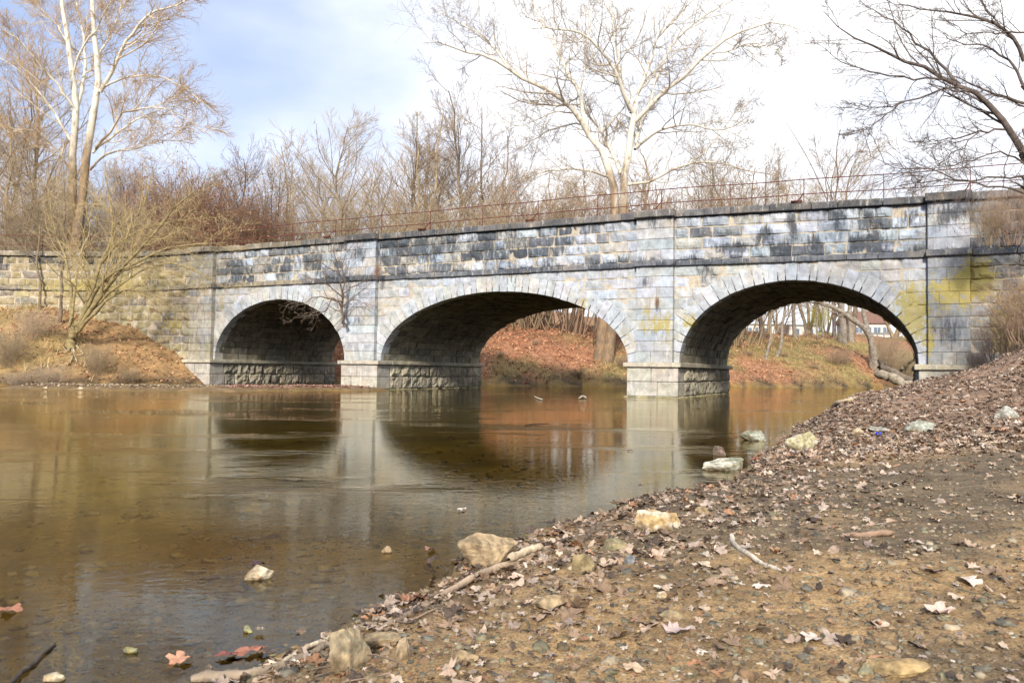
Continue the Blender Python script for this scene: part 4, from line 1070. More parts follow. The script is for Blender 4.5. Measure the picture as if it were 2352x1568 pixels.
def rotm(n, tilt):
    az = rng.random(n)*6.283; tx_ = rng.normal(0, tilt, n); ty_ = rng.normal(0, tilt, n)
    ca, sa = np.cos(az), np.sin(az); cx, sx_ = np.cos(tx_), np.sin(tx_); cy, sy = np.cos(ty_), np.sin(ty_)
    Z = np.zeros((n, 3, 3)); Z[:, 0, 0] = ca; Z[:, 0, 1] = -sa; Z[:, 1, 0] = sa; Z[:, 1, 1] = ca; Z[:, 2, 2] = 1
    X = np.zeros((n, 3, 3)); X[:, 0, 0] = 1; X[:, 1, 1] = cx; X[:, 1, 2] = -sx_; X[:, 2, 1] = sx_; X[:, 2, 2] = cx
    Y = np.zeros((n, 3, 3)); Y[:, 1, 1] = 1; Y[:, 0, 0] = cy; Y[:, 0, 2] = sy; Y[:, 2, 0] = -sy; Y[:, 2, 2] = cy
    return X @ Y @ Z
def leaves(x, y, size, cols, tilt=.22, lift=.012, detailed=True, zmin=.004):
    n = len(x); z = np.maximum(H(x, y), zmin)+lift*(rng.random(n)-.25)
    Rm = rotm(n, tilt)
    if detailed:
        ti = rng.integers(0, 10, n); T = np.array(LOBE)[ti]; F0 = LOBEF
    else:
        q = np.array([[-1, 0, .0], [0, -.7, .12], [1, 0, 0], [0, .7, .12]]); T = np.tile(q*.75, (n, 1, 1)); F0 = np.array([[0, 1, 2, 3]])
        T[:, :, 2] *= rng.normal(0, 2., (n, 1))
    V = np.einsum('nij,nkj->nki', Rm, T)*size[:, None, None]+np.stack([x, y, z], -1)[:, None]
    k = T.shape[1]
    Fq = (F0[None]+(np.arange(n)*k)[:, None, None]).reshape(-1, F0.shape[1])
    tn = np.repeat(cols, k, axis=0)
    return V.reshape(-1, 3), Fq, tn
rng = np.random.default_rng(77)
def shorepts(n, dmu, dsd, ymin, ymax):
    P = np.array(RSH[4:16], float); seg = np.diff(P, axis=0); l = np.hypot(*seg.T)
    y_ = P[:-1, 1]
    wgt = l*((y_ >= ymin-2) & (y_ <= ymax)); wgt = wgt/np.maximum(y_, 1.5)**.6; wgt /= wgt.sum()
    i = rng.choice(len(l), n, p=wgt); t = rng.random(n)
    q = P[i]+seg[i]*t[:, None]; nn = np.stack([seg[i, 1], -seg[i, 0]], -1)/l[i][:, None]
    d = rng.normal(dmu, dsd, n)
    return q[:, 0]+nn[:, 0]*d, q[:, 1]+nn[:, 1]*d
xs, ys, ss, cs = [], [], [], []
def addl(x, y, smin, smax, pal, br=1.):
    n = len(x); xs.append(x); ys.append(y); ss.append(smin+(smax-smin)*rng.random(n)**1.6)
    cs.append(np.clip(LCOL[rng.choice(len(LCOL), n, p=np.array(pal)/sum(pal))]*(br*(.75+.5*rng.random((n, 1)))), 0, 1))
# wrack line along the water
x, y = shorepts(2300, .14, .13, 2, 20); addl(x, y, .018, .055, [4, 3, 5, 7, .7, 2, .3, 3])
x, y = shorepts(1900, .7, .5, 5, 30); addl(x, y, .022, .06, [5, 4, 5, 4, 1, 1, .3, 4])
# beach scatter, thinning toward the camera
n = 11000; yy = 1.6*np.exp(rng.random(n)*np.log(9/1.6)); xx = -1.2+rng.random(n)*(yy*.68+1.6)
_, dr_, _ = terrain(xx, yy)
keep = (dr_ > .02) & (rng.random(n) < np.clip(.08+.42*np.exp(-((dr_-1.0)/.95)**2)*sst(3.0, 4.6, yy)+.5*sst(5.5, 9, yy)*sst(3.6, 1.2, dr_), 0, 1))
addl(xx[keep], yy[keep], .016, .052, [4, 5, 4, 3, 1.6, 1.3, .7, 4])
# leafy slope rising to the bridge
n = 30000; yy = 8+rng.random(n)**1.2*20; xx = 2+rng.random(n)*(yy*.68)
_, dr_, _ = terrain(xx, yy); keep = (dr_ > .03) & (rng.random(n) < sst(7.5, 10, yy)*sst(9, 2.5, dr_-.35*np.clip(yy-10, 0, 20)))
addl(xx[keep], yy[keep], .03, .075, [5, 5, 4, 4, 3, 1.4, 1.2, 4])
n = 16000; yy = 1.5*np.exp(rng.random(n)*np.log(12/1.5)); xx = -1.2+rng.random(n)*(yy*.68+1.6)
_, dr_, _ = terrain(xx, yy); keep = (dr_ > .02) & (rng.random(n) < .25+.6*np.exp(-((dr_-.6)/.9)**2)); addl(xx[keep], yy[keep], .005, .022, [5, 2, 5, 4, 1.2, 3, 1, 2], .9)
x, y, s_, c_ = map(np.concatenate, (xs, ys, ss, cs))
kp = (H(x, y) > .004) | (rng.random(len(x)) < .06); x, y, s_, c_ = x[kp], y[kp], s_[kp], c_[kp]
V, F_, T_ = leaves(x, y, s_, c_, .34, .022)
tag(link('leaf_litter', mesh('leaf_litter', V, F_, M_LEAF, {'tint': T_})), 'brown dry leaf litter strewn over the near beach and bank', None, None, 'stuff')
# litter on the far and left banks
n = 130000; xx = -30+rng.random(n)*62; yy = 32+rng.random(n)*52
_, dr_, dl_ = terrain(xx, yy); gm = sst(-.1, .6, .8*fbm(xx*.25, yy*.25, 8, 3)+sst(10, 18, xx)*.55+sst(-14, -22, xx)*.40-.32)
vis = ((xx < -12) & (yy < 47)) | (yy > 50)
keep = vis & (dl_ > .1) & (dr_ < 0) & (dl_ < 26) & (rng.random(n) < 1-.55*gm)
x, y = xx[keep], yy[keep]; n = len(x)
oc = np.array([[.50, .22, .12], [.42, .19, .11], [.56, .32, .21], [.30, .15, .09], [.46, .34, .24]])
c_ = oc[rng.choice(5, n, p=[.3, .25, .2, .15, .1])]*(.7+.6*rng.random((n, 1)))*(1+.35*np.clip(fbm(x*.5, y*.5, 6, 2), -1, 1))[:, None]
lf = (.35*sst(-11, -16, x)+.30*sst(8, 14, x))[:, None]; c_ = np.clip(c_*(1-lf)+np.array([.46, .33, .18])*(.6+.7*rng.random((n, 1)))*lf, .01, 1)
V, F_, T_ = leaves(x, y, rng.uniform(.07, .15, n), c_, .45, .04, False)
tag(link('leaf_litter', mesh('leaf_litter', V, F_, M_LEAF, {'tint': T_})), 'orange fallen leaves covering the slopes beyond the bridge', None, None, 'stuff')
# gravel bar leaves
n = 7000; i = rng.integers(0, len(BAR)-1, n); t = rng.random(n); Bp = np.array(BAR)
q = Bp[i]*(1-t[:, None])+Bp[i+1]*t[:, None]+rng.normal(0, .35, (n, 2))
keep = H(q[:, 0], q[:, 1]) > .0
q = q[keep]; n = len(q); c_ = np.where(q[:, :1] > -12, np.array([[.36, .22, .18]]), np.array([[.34, .27, .19]]))*(.6+.8*rng.random((n, 1)))
V, F_, T_ = leaves(q[:, 0], q[:, 1], rng.uniform(.04, .09, n), c_, .4, .03, False)
tag(link('bar_debris', mesh('bar_debris', V, F_, M_LEAF, {'tint': T_})), 'pale stones and leaves on the low gravel bar by the left pier', None, None, 'stuff')
# grass blades on far banks and left bank
n = 60000; xx = -30+rng.random(n)*66; yy = 33+rng.random(n)*55
_, dr_, dl_ = terrain(xx, yy); gm = sst(-.1, .6, .8*fbm(xx*.25, yy*.25, 8, 3)+sst(10, 18, xx)*.55+sst(-14, -22, xx)*.40-.32)
vis = ((xx < -12) & (yy < 47)) | (yy > 50)
keep = vis & (dl_ > .15) & (dr_ < 0) & (dl_ < 30) & (rng.random(n) < .12+.75*gm)
x, y = xx[keep], yy[keep]; n = len(x); z = H(x, y)
hg = rng.uniform(.12, .42, n)*(1+.5*(x < -12)); az = rng.random(n)*6.28; w_ = .022
b1 = np.stack([x+np.cos(az)*w_, y+np.sin(az)*w_, z], -1); b2 = np.stack([x-np.cos(az)*w_, y-np.sin(az)*w_, z], -1)
lean = rng.normal(0, .5, (n, 2)); tp = np.stack([x+lean[:, 0]*hg, y+lean[:, 1]*hg, z+hg], -1)
V = np.stack([b1, b2, tp], 1).reshape(-1, 3); F_ = np.arange(n*3).reshape(-1, 3)
pal = np.array([[.46, .33, .16], [.40, .28, .13], [.22, .23, .07], [.50, .38, .21], [.42, .22, .11]]); c_ = np.repeat(pal[rng.choice(5, n, p=[.3, .2, .2, .15, .15])]*(.7+.6*rng.random((n, 1))), 3, axis=0)
tag(link('dry_grass', mesh('dry_grass', V, F_, M_GRASS, {'tint': c_})), 'straw and green grass on the banks beyond the bridge', None, None, 'stuff')

# icosphere helper
def ico(sub):
    p = (1+5**.5)/2
    V = np.array([(-1, p, 0), (1, p, 0), (-1, -p, 0), (1, -p, 0), (0, -1, p), (0, 1, p), (0, -1, -p), (0, 1, -p), (p, 0, -1), (p, 0, 1), (-p, 0, -1), (-p, 0, 1)], float)
    F_ = [(0, 11, 5), (0, 5, 1), (0, 1, 7), (0, 7, 10), (0, 10, 11), (1, 5, 9), (5, 11, 4), (11, 10, 2), (10, 7, 6), (7, 1, 8), (3, 9, 4), (3, 4, 2), (3, 2, 6), (3, 6, 8), (3, 8, 9), (4, 9, 5), (2, 4, 11), (6, 2, 10), (8, 6, 7), (9, 8, 1)]
    V = [v/np.linalg.norm(v) for v in V]
    for _ in range(sub):
        c = {}; nf = []
        def mid(a, b):
            k = (min(a, b), max(a, b))
            if k not in c:
                m_ = V[a]+V[b]; V.append(m_/np.linalg.norm(m_)); c[k] = len(V)-1
            return c[k]
        for a, b, d in F_:
            x, y, z = mid(a, b), mid(b, d), mid(d, a); nf += [(a, x, z), (b, y, x), (d, z, y), (x, y, z)]
        F_ = nf
    return np.array(V), np.array(F_)
IV1, IF1 = ico(1); IV4, IF4 = ico(4)
# pebbles
rng = np.random.default_rng(88)
n = 26000; yy = 1.5*np.exp(rng.random(n)**1.1*np.log(9/1.5)); xx = -1.8+rng.random(n)*(yy*.68+2.3)
_, dr_, _ = terrain(xx, yy); keep = (dr_ > -2.2) & (rng.random(n) < np.where(dr_ < 0, .8, .75*sst(8, 3, yy)+.1))
x, y = xx[keep], yy[keep]; n = len(x); sz = np.clip(rng.lognormal(-5.2, .62, n), .002, .035)
Rm = rotm(n, .15); base = IV1*(1+.20*rng.normal(size=(1, len(IV1), 1)))
sc = np.stack([rng.uniform(.8, 1.5, n), rng.uniform(.7, 1.1, n), rng.uniform(.35, .7, n)], -1)
V = np.einsum('nij,nkj->nki', Rm, base*sc[:, None])*sz[:, None, None]+np.stack([x, y, H(x, y)+sz*.02], -1)[:, None]
F_ = (IF1[None]+(np.arange(n)*len(IV1))[:, None, None]).reshape(-1, 3)
pc = np.array([[.26, .185, .105], [.22, .165, .10], [.30, .23, .15], [.15, .14, .11], [.36, .30, .21], [.21, .19, .12], [.17, .11, .065]])
c_ = np.repeat(pc[rng.choice(7, n)]*(.55+.5*rng.random((n, 1))), len(IV1), axis=0)
tag(link('pebbles', mesh('pebbles', V.reshape(-1, 3), F_, M_ROCK, {'tint': c_}, True)), 'small pebbles set in the mud of the beach and creek bed', None, None, 'stuff')
# submerged cobbles further out
n = 1500; yy = 2.5+rng.random(n)**1.3*13; xx = -yy*.7+rng.random(n)*yy*1.3
_, dr_, _ = terrain(xx, yy); keep = (dr_ < -.1)
x, y = xx[keep], yy[keep]; n = len(x); sz = np.clip(rng.lognormal(-3.7, .5, n), .01, .09)
hz = H(x, y); sz = np.minimum(sz, np.maximum(-hz*.9, .008))
Rm = rotm(n, .1); sc = np.stack([rng.uniform(.9, 1.6, n), rng.uniform(.7, 1.1, n), rng.uniform(.3, .55, n)], -1)
V = np.einsum('nij,nkj->nki', Rm, base*sc[:, None])*sz[:, None, None]+np.stack([x, y, hz+sz*.1], -1)[:, None]
F_ = (IF1[None]+(np.arange(n)*len(IV1))[:, None, None]).reshape(-1, 3)
c_ = np.repeat(np.array([.26, .19, .085])*(.7+.7*rng.random((n, 1))), len(IV1), axis=0)
tag(link('creek_stones', mesh('creek_stones', V.reshape(-1, 3), F_, M_ROCK, {'tint': c_}, True)), 'brown stones lying on the creek bed under water', None, None, 'stuff')
# twigs in the wrack
x, y = shorepts(420, .22, .3, 2, 14); n = len(x); az = rng.random(n)*6.28; ln = rng.uniform(.04, .22, n)
kp = H(x, y) > .01; x, y, az, ln = x[kp], y[kp], az[kp], ln[kp]; n = len(x)
z = H(x, y)+.008
P = np.stack([np.stack([x+np.cos(az)*ln*(s-.5)+rng.normal(0, .006, n), y+np.sin(az)*ln*(s-.5)+rng.normal(0, .006, n), z+rng.normal(0, .006, n)], -1) for s in (0, .33, .66, 1)], 1)
t_ = TAcc(); t_.add(P, np.tile(rng.uniform(.0015, .004, (n, 1)), (1, 4)), 4, np.array([.16, .12, .09])*(.5+1.3*rng.random((n, 1))))
tag(link('twig_debris', t_.me('twig_debris', M_BARK)), 'small broken twigs washed up along the water line', None, None, 'stuff')

# ------------------------------------------------------------------ rocks
def rock_mesh(name, dims, sd, c1, c2, cuts=13, rough=.07, moss=None):
    r_ = np.random.default_rng(sd)
    P = IV4.copy()
    for _ in range(cuts):
        nn = r_.normal(size=3); nn /= np.linalg.norm(nn); d = r_.uniform(.40, .72)
        s = P @ nn; P = P-np.outer(np.maximum(s-d, 0)*.94, nn)
    P /= np.abs(P).max(0)
    P = P*(1+rough*fbm(P[:, 0]*2.2+sd, P[:, 1]*2.2, P[:, 2]*4, 4))[:, None]
    V = P*np.array(dims)/2
    f = sst(-.25, .35, fbm(P[:, 0]*1.6+sd, P[:, 1]*1.6, P[:, 2]*2.5, 3)); c = lerp(np.broadcast_to(np.array(c1), V.shape), np.array(c2), f)
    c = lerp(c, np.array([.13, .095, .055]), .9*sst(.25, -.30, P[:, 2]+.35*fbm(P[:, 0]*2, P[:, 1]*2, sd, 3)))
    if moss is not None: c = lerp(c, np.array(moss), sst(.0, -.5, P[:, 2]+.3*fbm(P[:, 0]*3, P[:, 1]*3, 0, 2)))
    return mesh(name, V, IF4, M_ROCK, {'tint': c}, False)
def rock(x, y, wpx, hpx, lab, c1, c2, sd, depth=.8, rz=0., name='rock', cuts=13, moss=None, sink=.42, group=None, tilt=0.):
    """x,y: bottom centre of the stone in the picture; wpx,hpx its visible size"""
    p = hit(x, y); k = p[1]/F; w = wpx*k; h = hpx*k/(1-sink)
    h = max(h*1.02-.10*w*depth*abs(p[2]-CAMH)/p[1], .22*w)
    o = link(name, rock_mesh(name, (w, w*depth, h), sd, c1, c2, cuts, moss=moss))
    d = np.array([p[0], p[1]])/math.hypot(p[0], p[1])
    o.location = (p[0]+d[0]*w*depth*.42, p[1]+d[1]*w*depth*.42, p[2]+h*(.5-sink)); o.rotation_euler = (0, tilt, rz)
    tag(o, lab, 'rock', group); return o
TAN, TAN2, GRN, PALE, OCH, GRY, WHT2 = (.27, .20, .12), (.34, .26, .16), (.20, .20, .14), (.46, .40, .29), (.40, .28, .14), (.22, .21, .18), (.56, .51, .40)
for q in [
    (1497, 1222, 124, 52, 'bright cream and ochre angular rock at the beach edge', WHT2, OCH, 1, .6, .1),
    (1125, 1300, 150, 76, 'large tan wedge-shaped rock standing at the water edge', TAN2, TAN, 12, .7, .2),
    (808, 1536, 108, 88, 'squarish grey-tan rock on the beach at the bottom of the picture', TAN2, (.25, .21, .14), 3, .55, .5),
    (922, 1516, 42, 60, 'small upright tan rock right of the squarish one', TAN2, (.40, .31, .2), 4, .6, 0),
    (868, 1490, 100, 30, 'half-buried flat rock behind the squarish one', (.20, .16, .10), TAN, 5, .5, .3),
    (592, 1332, 74, 36, 'pale low rock alone in the shallow water', PALE, TAN2, 6, .6, 0),
    (885, 1270, 30, 14, 'tiny pale rock breaking the shallow water', TAN, TAN2, 7, .7, 0),
    (1668, 1080, 122, 30, 'layered white and green rock lying at the water edge', (.46, .44, .36), GRN, 41, .45, .15),
    (1732, 1012, 64, 22, 'dark green flat rock standing in the water', GRN, (.32, .33, .27), 9, .6, 0),
    (1842, 1034, 78, 42, 'blocky pale rock at the shore below the leafy slope', (.46, .42, .33), (.36, .33, .2), 10, .5, .3),
    (2110, 990, 84, 30, 'large smooth grey-green rock on the leafy slope', (.30, .32, .27), (.25, .26, .22), 11, .6, 0),
    (1972, 998, 42, 20, 'small pale tan rock left of the blue scrap', (.45, .36, .26), TAN2, 13, .6, 0),
    (2022, 990, 62, 10, 'thin flat grey stone behind the blue scrap', (.36, .36, .31), GRY, 14, .6, 0),
    (2318, 962, 62, 32, 'grey boulder near the right edge of the leafy slope', (.33, .34, .31), GRY, 15, .6, 0),
    (1652, 1046, 34, 22, 'dark leaf-topped rock in the water behind the layered rock', (.12, .09, .07), (.2, .14, .11), 16, .8, 0),
    (1618, 1186, 48, 22, 'tan stone sunk in mud right of the layered rock', TAN, TAN2, 17, .8, 0),
    (1345, 1318, 66, 40, 'brown muddy rock in the middle of the beach edge', (.22, .17, .09), (.28, .22, .12), 18, .7, 0),
    (1405, 1270, 82, 30, 'low green-brown rock left below the cream rock', (.22, .20, .11), TAN, 19, .7, 0),
    (2048, 1556, 170, 34, 'wide flat sandy rock at the bottom edge', (.30, .21, .10), (.36, .26, .13), 20, .7, 0),
    (1985, 1552, 40, 26, 'olive stone beside the wide flat rock', (.25, .22, .13), GRN, 21, .7, 0),
    (1545, 1425, 62, 20, 'flat half-buried stone in the centre of the beach', (.27, .22, .13), TAN, 22, .6, 0),
    (1265, 1400, 90, 30, 'flat buried tan rock right of the leaf pile', TAN2, TAN, 23, .7, 0),
    (1062, 1520, 84, 34, 'slanting brown rock right of the upright one', (.24, .18, .1), TAN, 24, .4, -.6),
    (1450, 1296, 34, 20, 'blue-grey pebble right of the muddy rock', (.16, .17, .18), (.22, .23, .24), 25, .7, 0),
    (1385, 1345, 24, 16, 'pale pebble near the driftwood stick', (.45, .40, .31), TAN2, 26, .7, 0),
    (1520, 1378, 28, 20, 'small cream stone left of the white driftwood tip', (.50, .43, .31), TAN2, 27, .7, 0),
    (118, 1566, 60, 24, 'pale stone at the bottom left corner', (.46, .40, .28), TAN2, 28, .7, 0),
    (300, 1500, 34, 16, 'mossy small stone in the shallows at lower left', (.22, .20, .08), GRN, 29, .7, 0),
    (570, 1452, 28, 14, 'yellow-green stone in the blue reflection', (.30, .28, .12), GRN, 30, .7, 0)]:
    rock(*q, group='stones along the near shore')
for i, (x, y, w_, h_, lab) in enumerate([(105, 893, 14, 6, 'left pale stone on the low bar by the left bank'), (185, 894, 20, 7, 'right pale stone on the low bar by the left bank')]):
    rock(x, y, w_, h_, lab, (.50, .43, .32), TAN2, 60+i, group='stones on the gravel bar')

# ------------------------------------------------------------------ driftwood, logs, scraps
def stick(pxs, rads, lab, c, lift=.6, name='driftwood', cat='stick', n=16, group=None, jit=.002):
    pts = [hit(x, y) for x, y in pxs]
    k = [p[1]/F for p in pts]; r_ = np.array([a*b for a, b in zip(rads, k)])
    P = resample([p+np.array([0, 0, r*lift]) for p, r in zip(pts, r_)], n, jit)
    R = np.interp(np.linspace(0, 1, n), np.linspace(0, 1, len(r_)), r_)*(1+.12*rng.normal(size=n))
    R[0] *= .6; R[-1] *= .5
    o = P[0].copy(); t_ = TAcc(); t_.add((P-o)[None], R[None], 8, c)
    ob = link(name, t_.me(name, M_BARK)); ob.location = o
    tag(ob, lab, cat, group); return ob
stick([(1679, 1231), (1690, 1258), (1722, 1277), (1750, 1296), (1797, 1313)], [6, 6.5, 6.5, 5.5, 4], 'bleached crooked driftwood stick on the open mud', (.60, .53, .42))
stick([(440, 1566), (600, 1548), (700, 1510), (775, 1470)], [13, 12, 8, 6], 'long dark and pale stick along the bottom water edge', (.28, .22, .16))
stick([(640, 1536), (700, 1500), (775, 1468)], [6, 6, 5], 'pale stripped end of the stick below the squarish rock', (.55, .47, .34), 1.8)
stick([(1010, 1378), (1080, 1338), (1140, 1312), (1180, 1298), (1262, 1262)], [9, 10, 9, 8, 8], 'thick weathered branch from the shore to the wedge rock', (.36, .27, .19), .9)
stick([(985, 1392), (930, 1420), (870, 1446)], [8, 7, 5], 'lower dark end piece of driftwood in the leaf wrack', (.20, .15, .11), .7)
stick([(1168, 1305), (1215, 1283), (1245, 1270)], [9, 9, 8], 'yellowish barkless branch piece beside the wedge rock', (.52, .42, .29), 2.2)
stick([(1916, 932), (1934, 927), (1962, 921)], [4, 5, 4], 'short pale log on the crest of the near bank', (.58, .46, .30), 1.)
stick([(2088, 1285), (2110, 1320), (2180, 1345), (2270, 1372), (2330, 1400)], [1.2, 1.4, 1.4, 1.2, .8], 'thin curved vine stem on the dark mud at right', (.26, .20, .12), 1.5, cat='twig')
stick([(1930, 1233), (1990, 1232), (2052, 1228)], [5, 7, 7], 'brown bark slab lying on the mid beach', (.25, .17, .12), .7)
stick([(2230, 1020), (2300, 1017), (2352, 1015)], [1.8, 2., 2.], 'straight grey stick at the right picture edge', (.40, .34, .26), 1.)
stick([(1205, 976), (1230, 974), (1262, 973)], [.7, .8, .5], 'thin dark branch lying flat in the current', (.07, .05, .04), 1.2, cat='twig')
stick([(1227, 911), (1237, 917), (1247, 920)], [.8, 1.5, 1.3], 'small pale snag left of two in the current', (.60, .55, .42), 1.6, cat='snag')
stick([(1329, 917), (1340, 914), (1347, 916)], [1.4, 3.2, 1.6], 'small pale snag right of two in the current', (.50, .45, .36), 1.2, cat='snag')
stick([(0, 1590), (60, 1540), (128, 1478)], [6, 5, 3], 'dark curved twig in the shallows at lower left', (.07, .055, .045), .8, cat='twig')
# fallen logs behind the right arch
def log(pxY, rad, lab, c):
    P = resample([at_Y(x, y, Y) for x, y, Y in pxY], 14, .05); R = np.linspace(rad[0], rad[1], 14)*(1+.1*rng.normal(size=14)); R[0] *= .7
    o = P[0].copy(); t_ = TAcc(); t_.add((P-o)[None], R[None], 10, c); ob = link('fallen_log', t_.me('fallen_log', M_BARK)); ob.location = o
    tag(ob, lab, 'log', 'fallen logs behind the right arch')
ZA = lambda x, y: (x*.2083+1653, y*.2083+673.6)
log([ZA(1730, 880)+(61,), ZA(1850, 910)+(60,), ZA(2000, 970)+(59,), ZA(2200, 1040)+(58,)], (.36, .26), 'thick grey fallen log resting at the water, lower of three', (.30, .26, .20))
log([ZA(1790, 800)+(62,), ZA(1900, 870)+(61,), ZA(2060, 930)+(60,), ZA(2240, 1010)+(59,)], (.24, .22), 'dark fallen log lying over the thick grey one', (.17, .14, .11))
log([ZA(1990, 860)+(62,), ZA(2080, 780)+(61,), ZA(2180, 690)+(60,)], (.14, .1), 'short leaning log beside the arch springing', (.26, .22, .14))
log([ZA(1770, 730)+(62.5,), ZA(1785, 800)+(62.2,), ZA(1800, 880)+(62,)], (.2, .26), 'upright dark stump at the end of the fallen logs', (.10, .08, .06))
# exposed roots below the leaning tree
for k, (pts, r0) in enumerate([([(600, 1090), (610, 1160), (600, 1230), (560, 1290)], .06), ([(600, 1110), (660, 1190), (740, 1200), (780, 1180)], .045), ([(590, 1110), (560, 1160), (510, 1100)], .04), ([(600, 1150), (640, 1240), (610, 1330)], .04), ([(620, 1100), (700, 1180), (720, 1280), (760, 1330)], .04)]):
    P = resample([hit(x*.2734, y*.2734+490)+np.array([0, 0, .03]) for i, (x, y) in enumerate(pts)], 10, .02); R = np.linspace(r0, r0*.4, 10); o = P[0].copy()
    t_ = TAcc(); t_.add((P-o)[None], R[None], 6, (.42, .35, .24)); ob = link('exposed_root', t_.me('exposed_root', M_BARK)); ob.location = o
    tag(ob, ['pale root dropping straight down the left bank', 'pale root curling right from the leaning tree', 'pale root hooking up to the left on the bank', 'thin root running down to the water, left bank', 'thin root trailing right down the left bank'][k], 'root', 'roots washed out of the left bank')
# blue scrap
def patch(name, px, py, size, c, lab, cat, mtl=None, rz=0., curl=.4, tmpl=0, lift=.01, tilt=.0):
    p = hit(px, py); V = LOBE[tmpl]*np.array([1, 1, curl/.4]); 
    me_ = mesh(name, V*size, LOBEF, mtl or M_LEAF, {'tint': np.tile(np.array(c, float), (21, 1))}); o = link(name, me_)
    o.location = (p[0], p[1], p[2]+lift); o.rotation_euler = (tilt, 0, rz); tag(o, lab, cat); return o
m_blue, tb_, bb_ = mat('blue_plastic'); bb_.inputs['Base Color'].default_value = (.02, .06, .62, 1); bb_.inputs['Roughness'].default_value = .35
o = patch('plastic_scrap', 2016, 1002, .055, (0, 0, 1), 'crumpled bright blue plastic scrap on the leafy slope', 'litter', m_blue, .4, 1.2, 1, .03, .5)
for k, (x, y, s_, c, lb, tp) in enumerate([
    (1549, 1458, .058, (.40, .32, .30), 'curled purplish-grey sycamore leaf on the open mud', 0), (1868, 1472, .04, (.50, .42, .36), 'pale leaf right of centre near the bottom', 2), (1455, 1540, .05, (.46, .33, .22), 'tan leaf by the bottom edge, centre', 3),
    (1183, 1330, .055, (.60, .42, .32), 'large pinkish leaf leaning on the branch beside the wedge rock', 1), (1100, 1372, .06, (.36, .28, .20), 'broad brown leaf in the shore pile', 4), (575, 1500, .06, (.26, .11, .075), 'wet red leaf at the lower water edge', 5),
    (410, 1520, .045, (.42, .22, .14), 'orange wet leaf at the lower water edge', 2), (520, 1508, .05, (.18, .06, .045), 'dark red curled leaf beside the wet red one', 3), (940, 1385, .06, (.20, .10, .06), 'red leaf under the shallow water by the driftwood', 0),
    (1095, 1245, .06, (.36, .14, .10), 'red leaf lodged behind the wedge rock', 4), (990, 1265, .05, (.26, .13, .09), 'reddish leaf floating beside the tiny pale rock', 1), (2225, 1338, .055, (.55, .46, .38), 'pale broad leaf on the dark mud at right', 2),
    (1062, 1172, .05, (.50, .43, .38), 'pale leaf floating on the dark reflection', 5), (1448, 1036, .06, (.10, .06, .05), 'dark leaf clump floating in midstream', 3), (1735, 1058, .07, (.20, .07, .04), 'dark red-brown leaf next to the layered rock', 0),
    (592, 1312, .045, (.06, .03, .035), 'black leaf draped on the pale rock in the shallows', 4), (1525, 1355, .05, (.50, .42, .36), 'grey curled leaf below the mud centre stone', 1), (1615, 1300, .045, (.48, .38, .28), 'tan leaf left of the bleached driftwood', 2),
    (1955, 918, .09, (.50, .18, .07), 'bright orange leaf on the leafy slope below the abutment', 3), (20, 1405, .06, (.28, .13, .08), 'submerged red leaf clump at the left edge', 1), (1750, 1352, .045, (.52, .44, .38), 'small pale leaf below the bleached driftwood', 5), (2160, 1412, .05, (.50, .37, .31), 'pinkish leaf near the right bottom', 0)]):
    o = patch('fallen_leaf', x, y, s_, c, lb, 'leaf', None, random.random()*6, .35, tp, .012 if k != 15 else .04, random.uniform(-.25, .25)); o['group'] = 'distinct fallen leaves near the shore'

# ------------------------------------------------------------------ houses beyond the right arch
M_WALLW = m_simple('white_siding', (.62, .61, .58), (.52, .52, .50), 3, .8, .01)
M_ROOFB = m_simple('brown_roof', (.16, .09, .07), (.22, .13, .10), 4, .9, .01)
M_ROOFT = m_simple('teal_trim', (.10, .24, .22), (.14, .30, .27), 4, .7, .01)
M_GLASS = m_simple('window_glass', (.10, .14, .20), (.14, .18, .25), 2, .15, .0, spec=.6)
def boxme(name, lo, hi, m):
    lo, hi = np.array(lo, float), np.array(hi, float)
    c = np.array([[(lo, hi)[i][0], (lo, hi)[j][1], (lo, hi)[k][2]] for k in (0, 1) for j in (0, 1) for i in (0, 1)])
    return mesh(name, c, np.array([(0, 2, 3, 1), (4, 5, 7, 6), (0, 1, 5, 4), (1, 3, 7, 5), (3, 2, 6, 7), (2, 0, 4, 6)]), m)
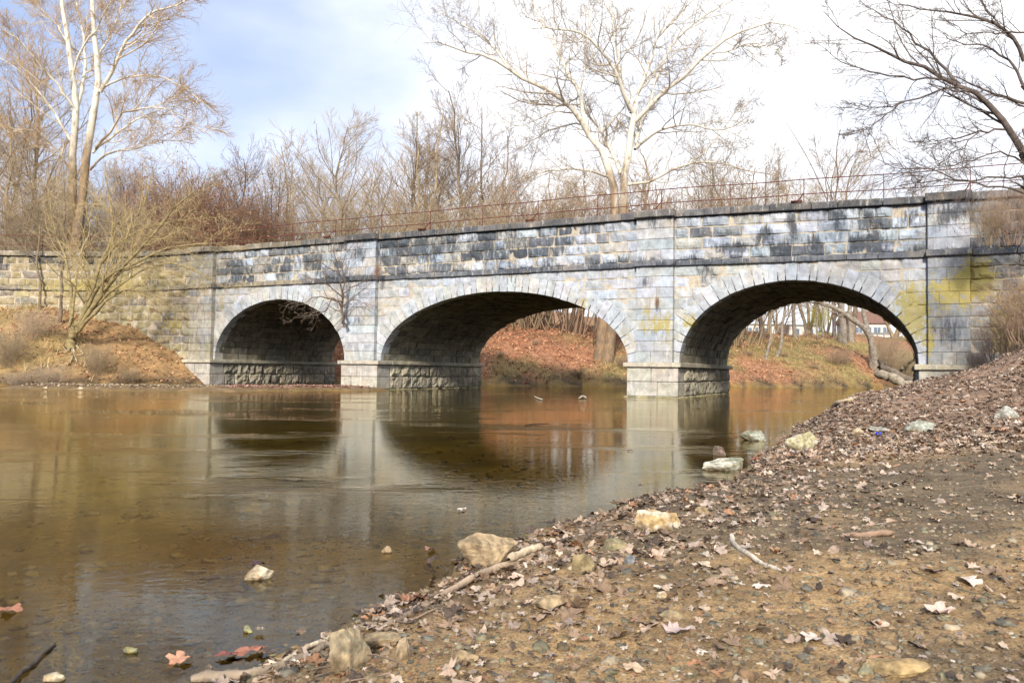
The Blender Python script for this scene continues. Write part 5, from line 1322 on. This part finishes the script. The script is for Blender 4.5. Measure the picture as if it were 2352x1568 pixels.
def house(x0, x1, ybase, ytop, Y, lab, roofm, nwin, rh=1.3, name='house', cat='house', dep=7., roof=True):
    a_, b2 = at_Y(x0, ybase, Y), at_Y(x1, ybase, Y); w = b2[0]-a_[0]; h = at_Y(x0, ytop, Y)[2]-a_[2]
    gz = float(H((a_[0]+b2[0])/2, Y)); o = empty(name, (a_[0], Y, min(a_[2], gz)-.1)); h += a_[2]-min(a_[2], gz)+.1
    tag(o, lab, cat)
    link('wall', boxme('wall', (0, 0, 0), (w, dep, h), M_WALLW), o)
    if roof:
        V = np.array([(-.4, -.4, h), (w+.4, -.4, h), (w+.4, dep+.4, h), (-.4, dep+.4, h), (-.4, dep/2, h+rh), (w+.4, dep/2, h+rh)])
        link('roof', mesh('roof', V, [np.array([(0, 1, 5, 4), (2, 3, 4, 5), (3, 2, 1, 0)]), np.array([(1, 2, 5), (3, 0, 4)])], roofm), o)
    for i in range(nwin):
        cx_ = w*(i+.5)/nwin; zb = h-1.75
        wn = link('window', boxme('window', (cx_-.6, -.08, zb), (cx_+.6, -.02, zb+1.2), M_WALLW), o)
        for s in (-1, 1): link('pane', boxme('pane', (cx_+s*.28-.24, -.12, zb+.08), (cx_+s*.28+.24, -.085, zb+1.12), M_GLASS), wn)
    return o
house(1962, 2046, 772, 742, 130, 'white house with brown roof and a row of windows', M_ROOFB, 4, 2.2)
house(1812, 1876, 770, 746, 135, 'low white shed with teal trim beyond the right arch', M_ROOFT, 2, .25, 'shed', 'shed')
house(1708, 1798, 770, 744, 138, 'long white trailer partly hidden by trees beyond the right arch', M_WALLW, 4, .5, 'trailer', 'trailer')
def fence(x0, x1, Y, yt):
    a_, b2 = at_Y(x0, 800, Y), at_Y(x1, 800, Y); gz = float(H((a_[0]+b2[0])/2, Y)); h = at_Y(x0, yt, Y)[2]-gz; w = b2[0]-a_[0]
    o = empty('picket_fence', (a_[0], Y, gz)); tag(o, 'white fence in front of the far white house', 'fence')
    for z in (.3, .75): link('board', boxme('board', (0, 0, h*z), (w, .06, h*z+h*.2), M_WALLW), o)
    for i in range(9): link('post', boxme('post', (w*i/8-.08, -.07, -.3), (w*i/8+.08, -.003, h), M_WALLW), o)
fence(1955, 2075, 112, 762)
print('faces', sum(len(o.data.polygons) for o in bpy.data.objects if o.type == 'MESH'))
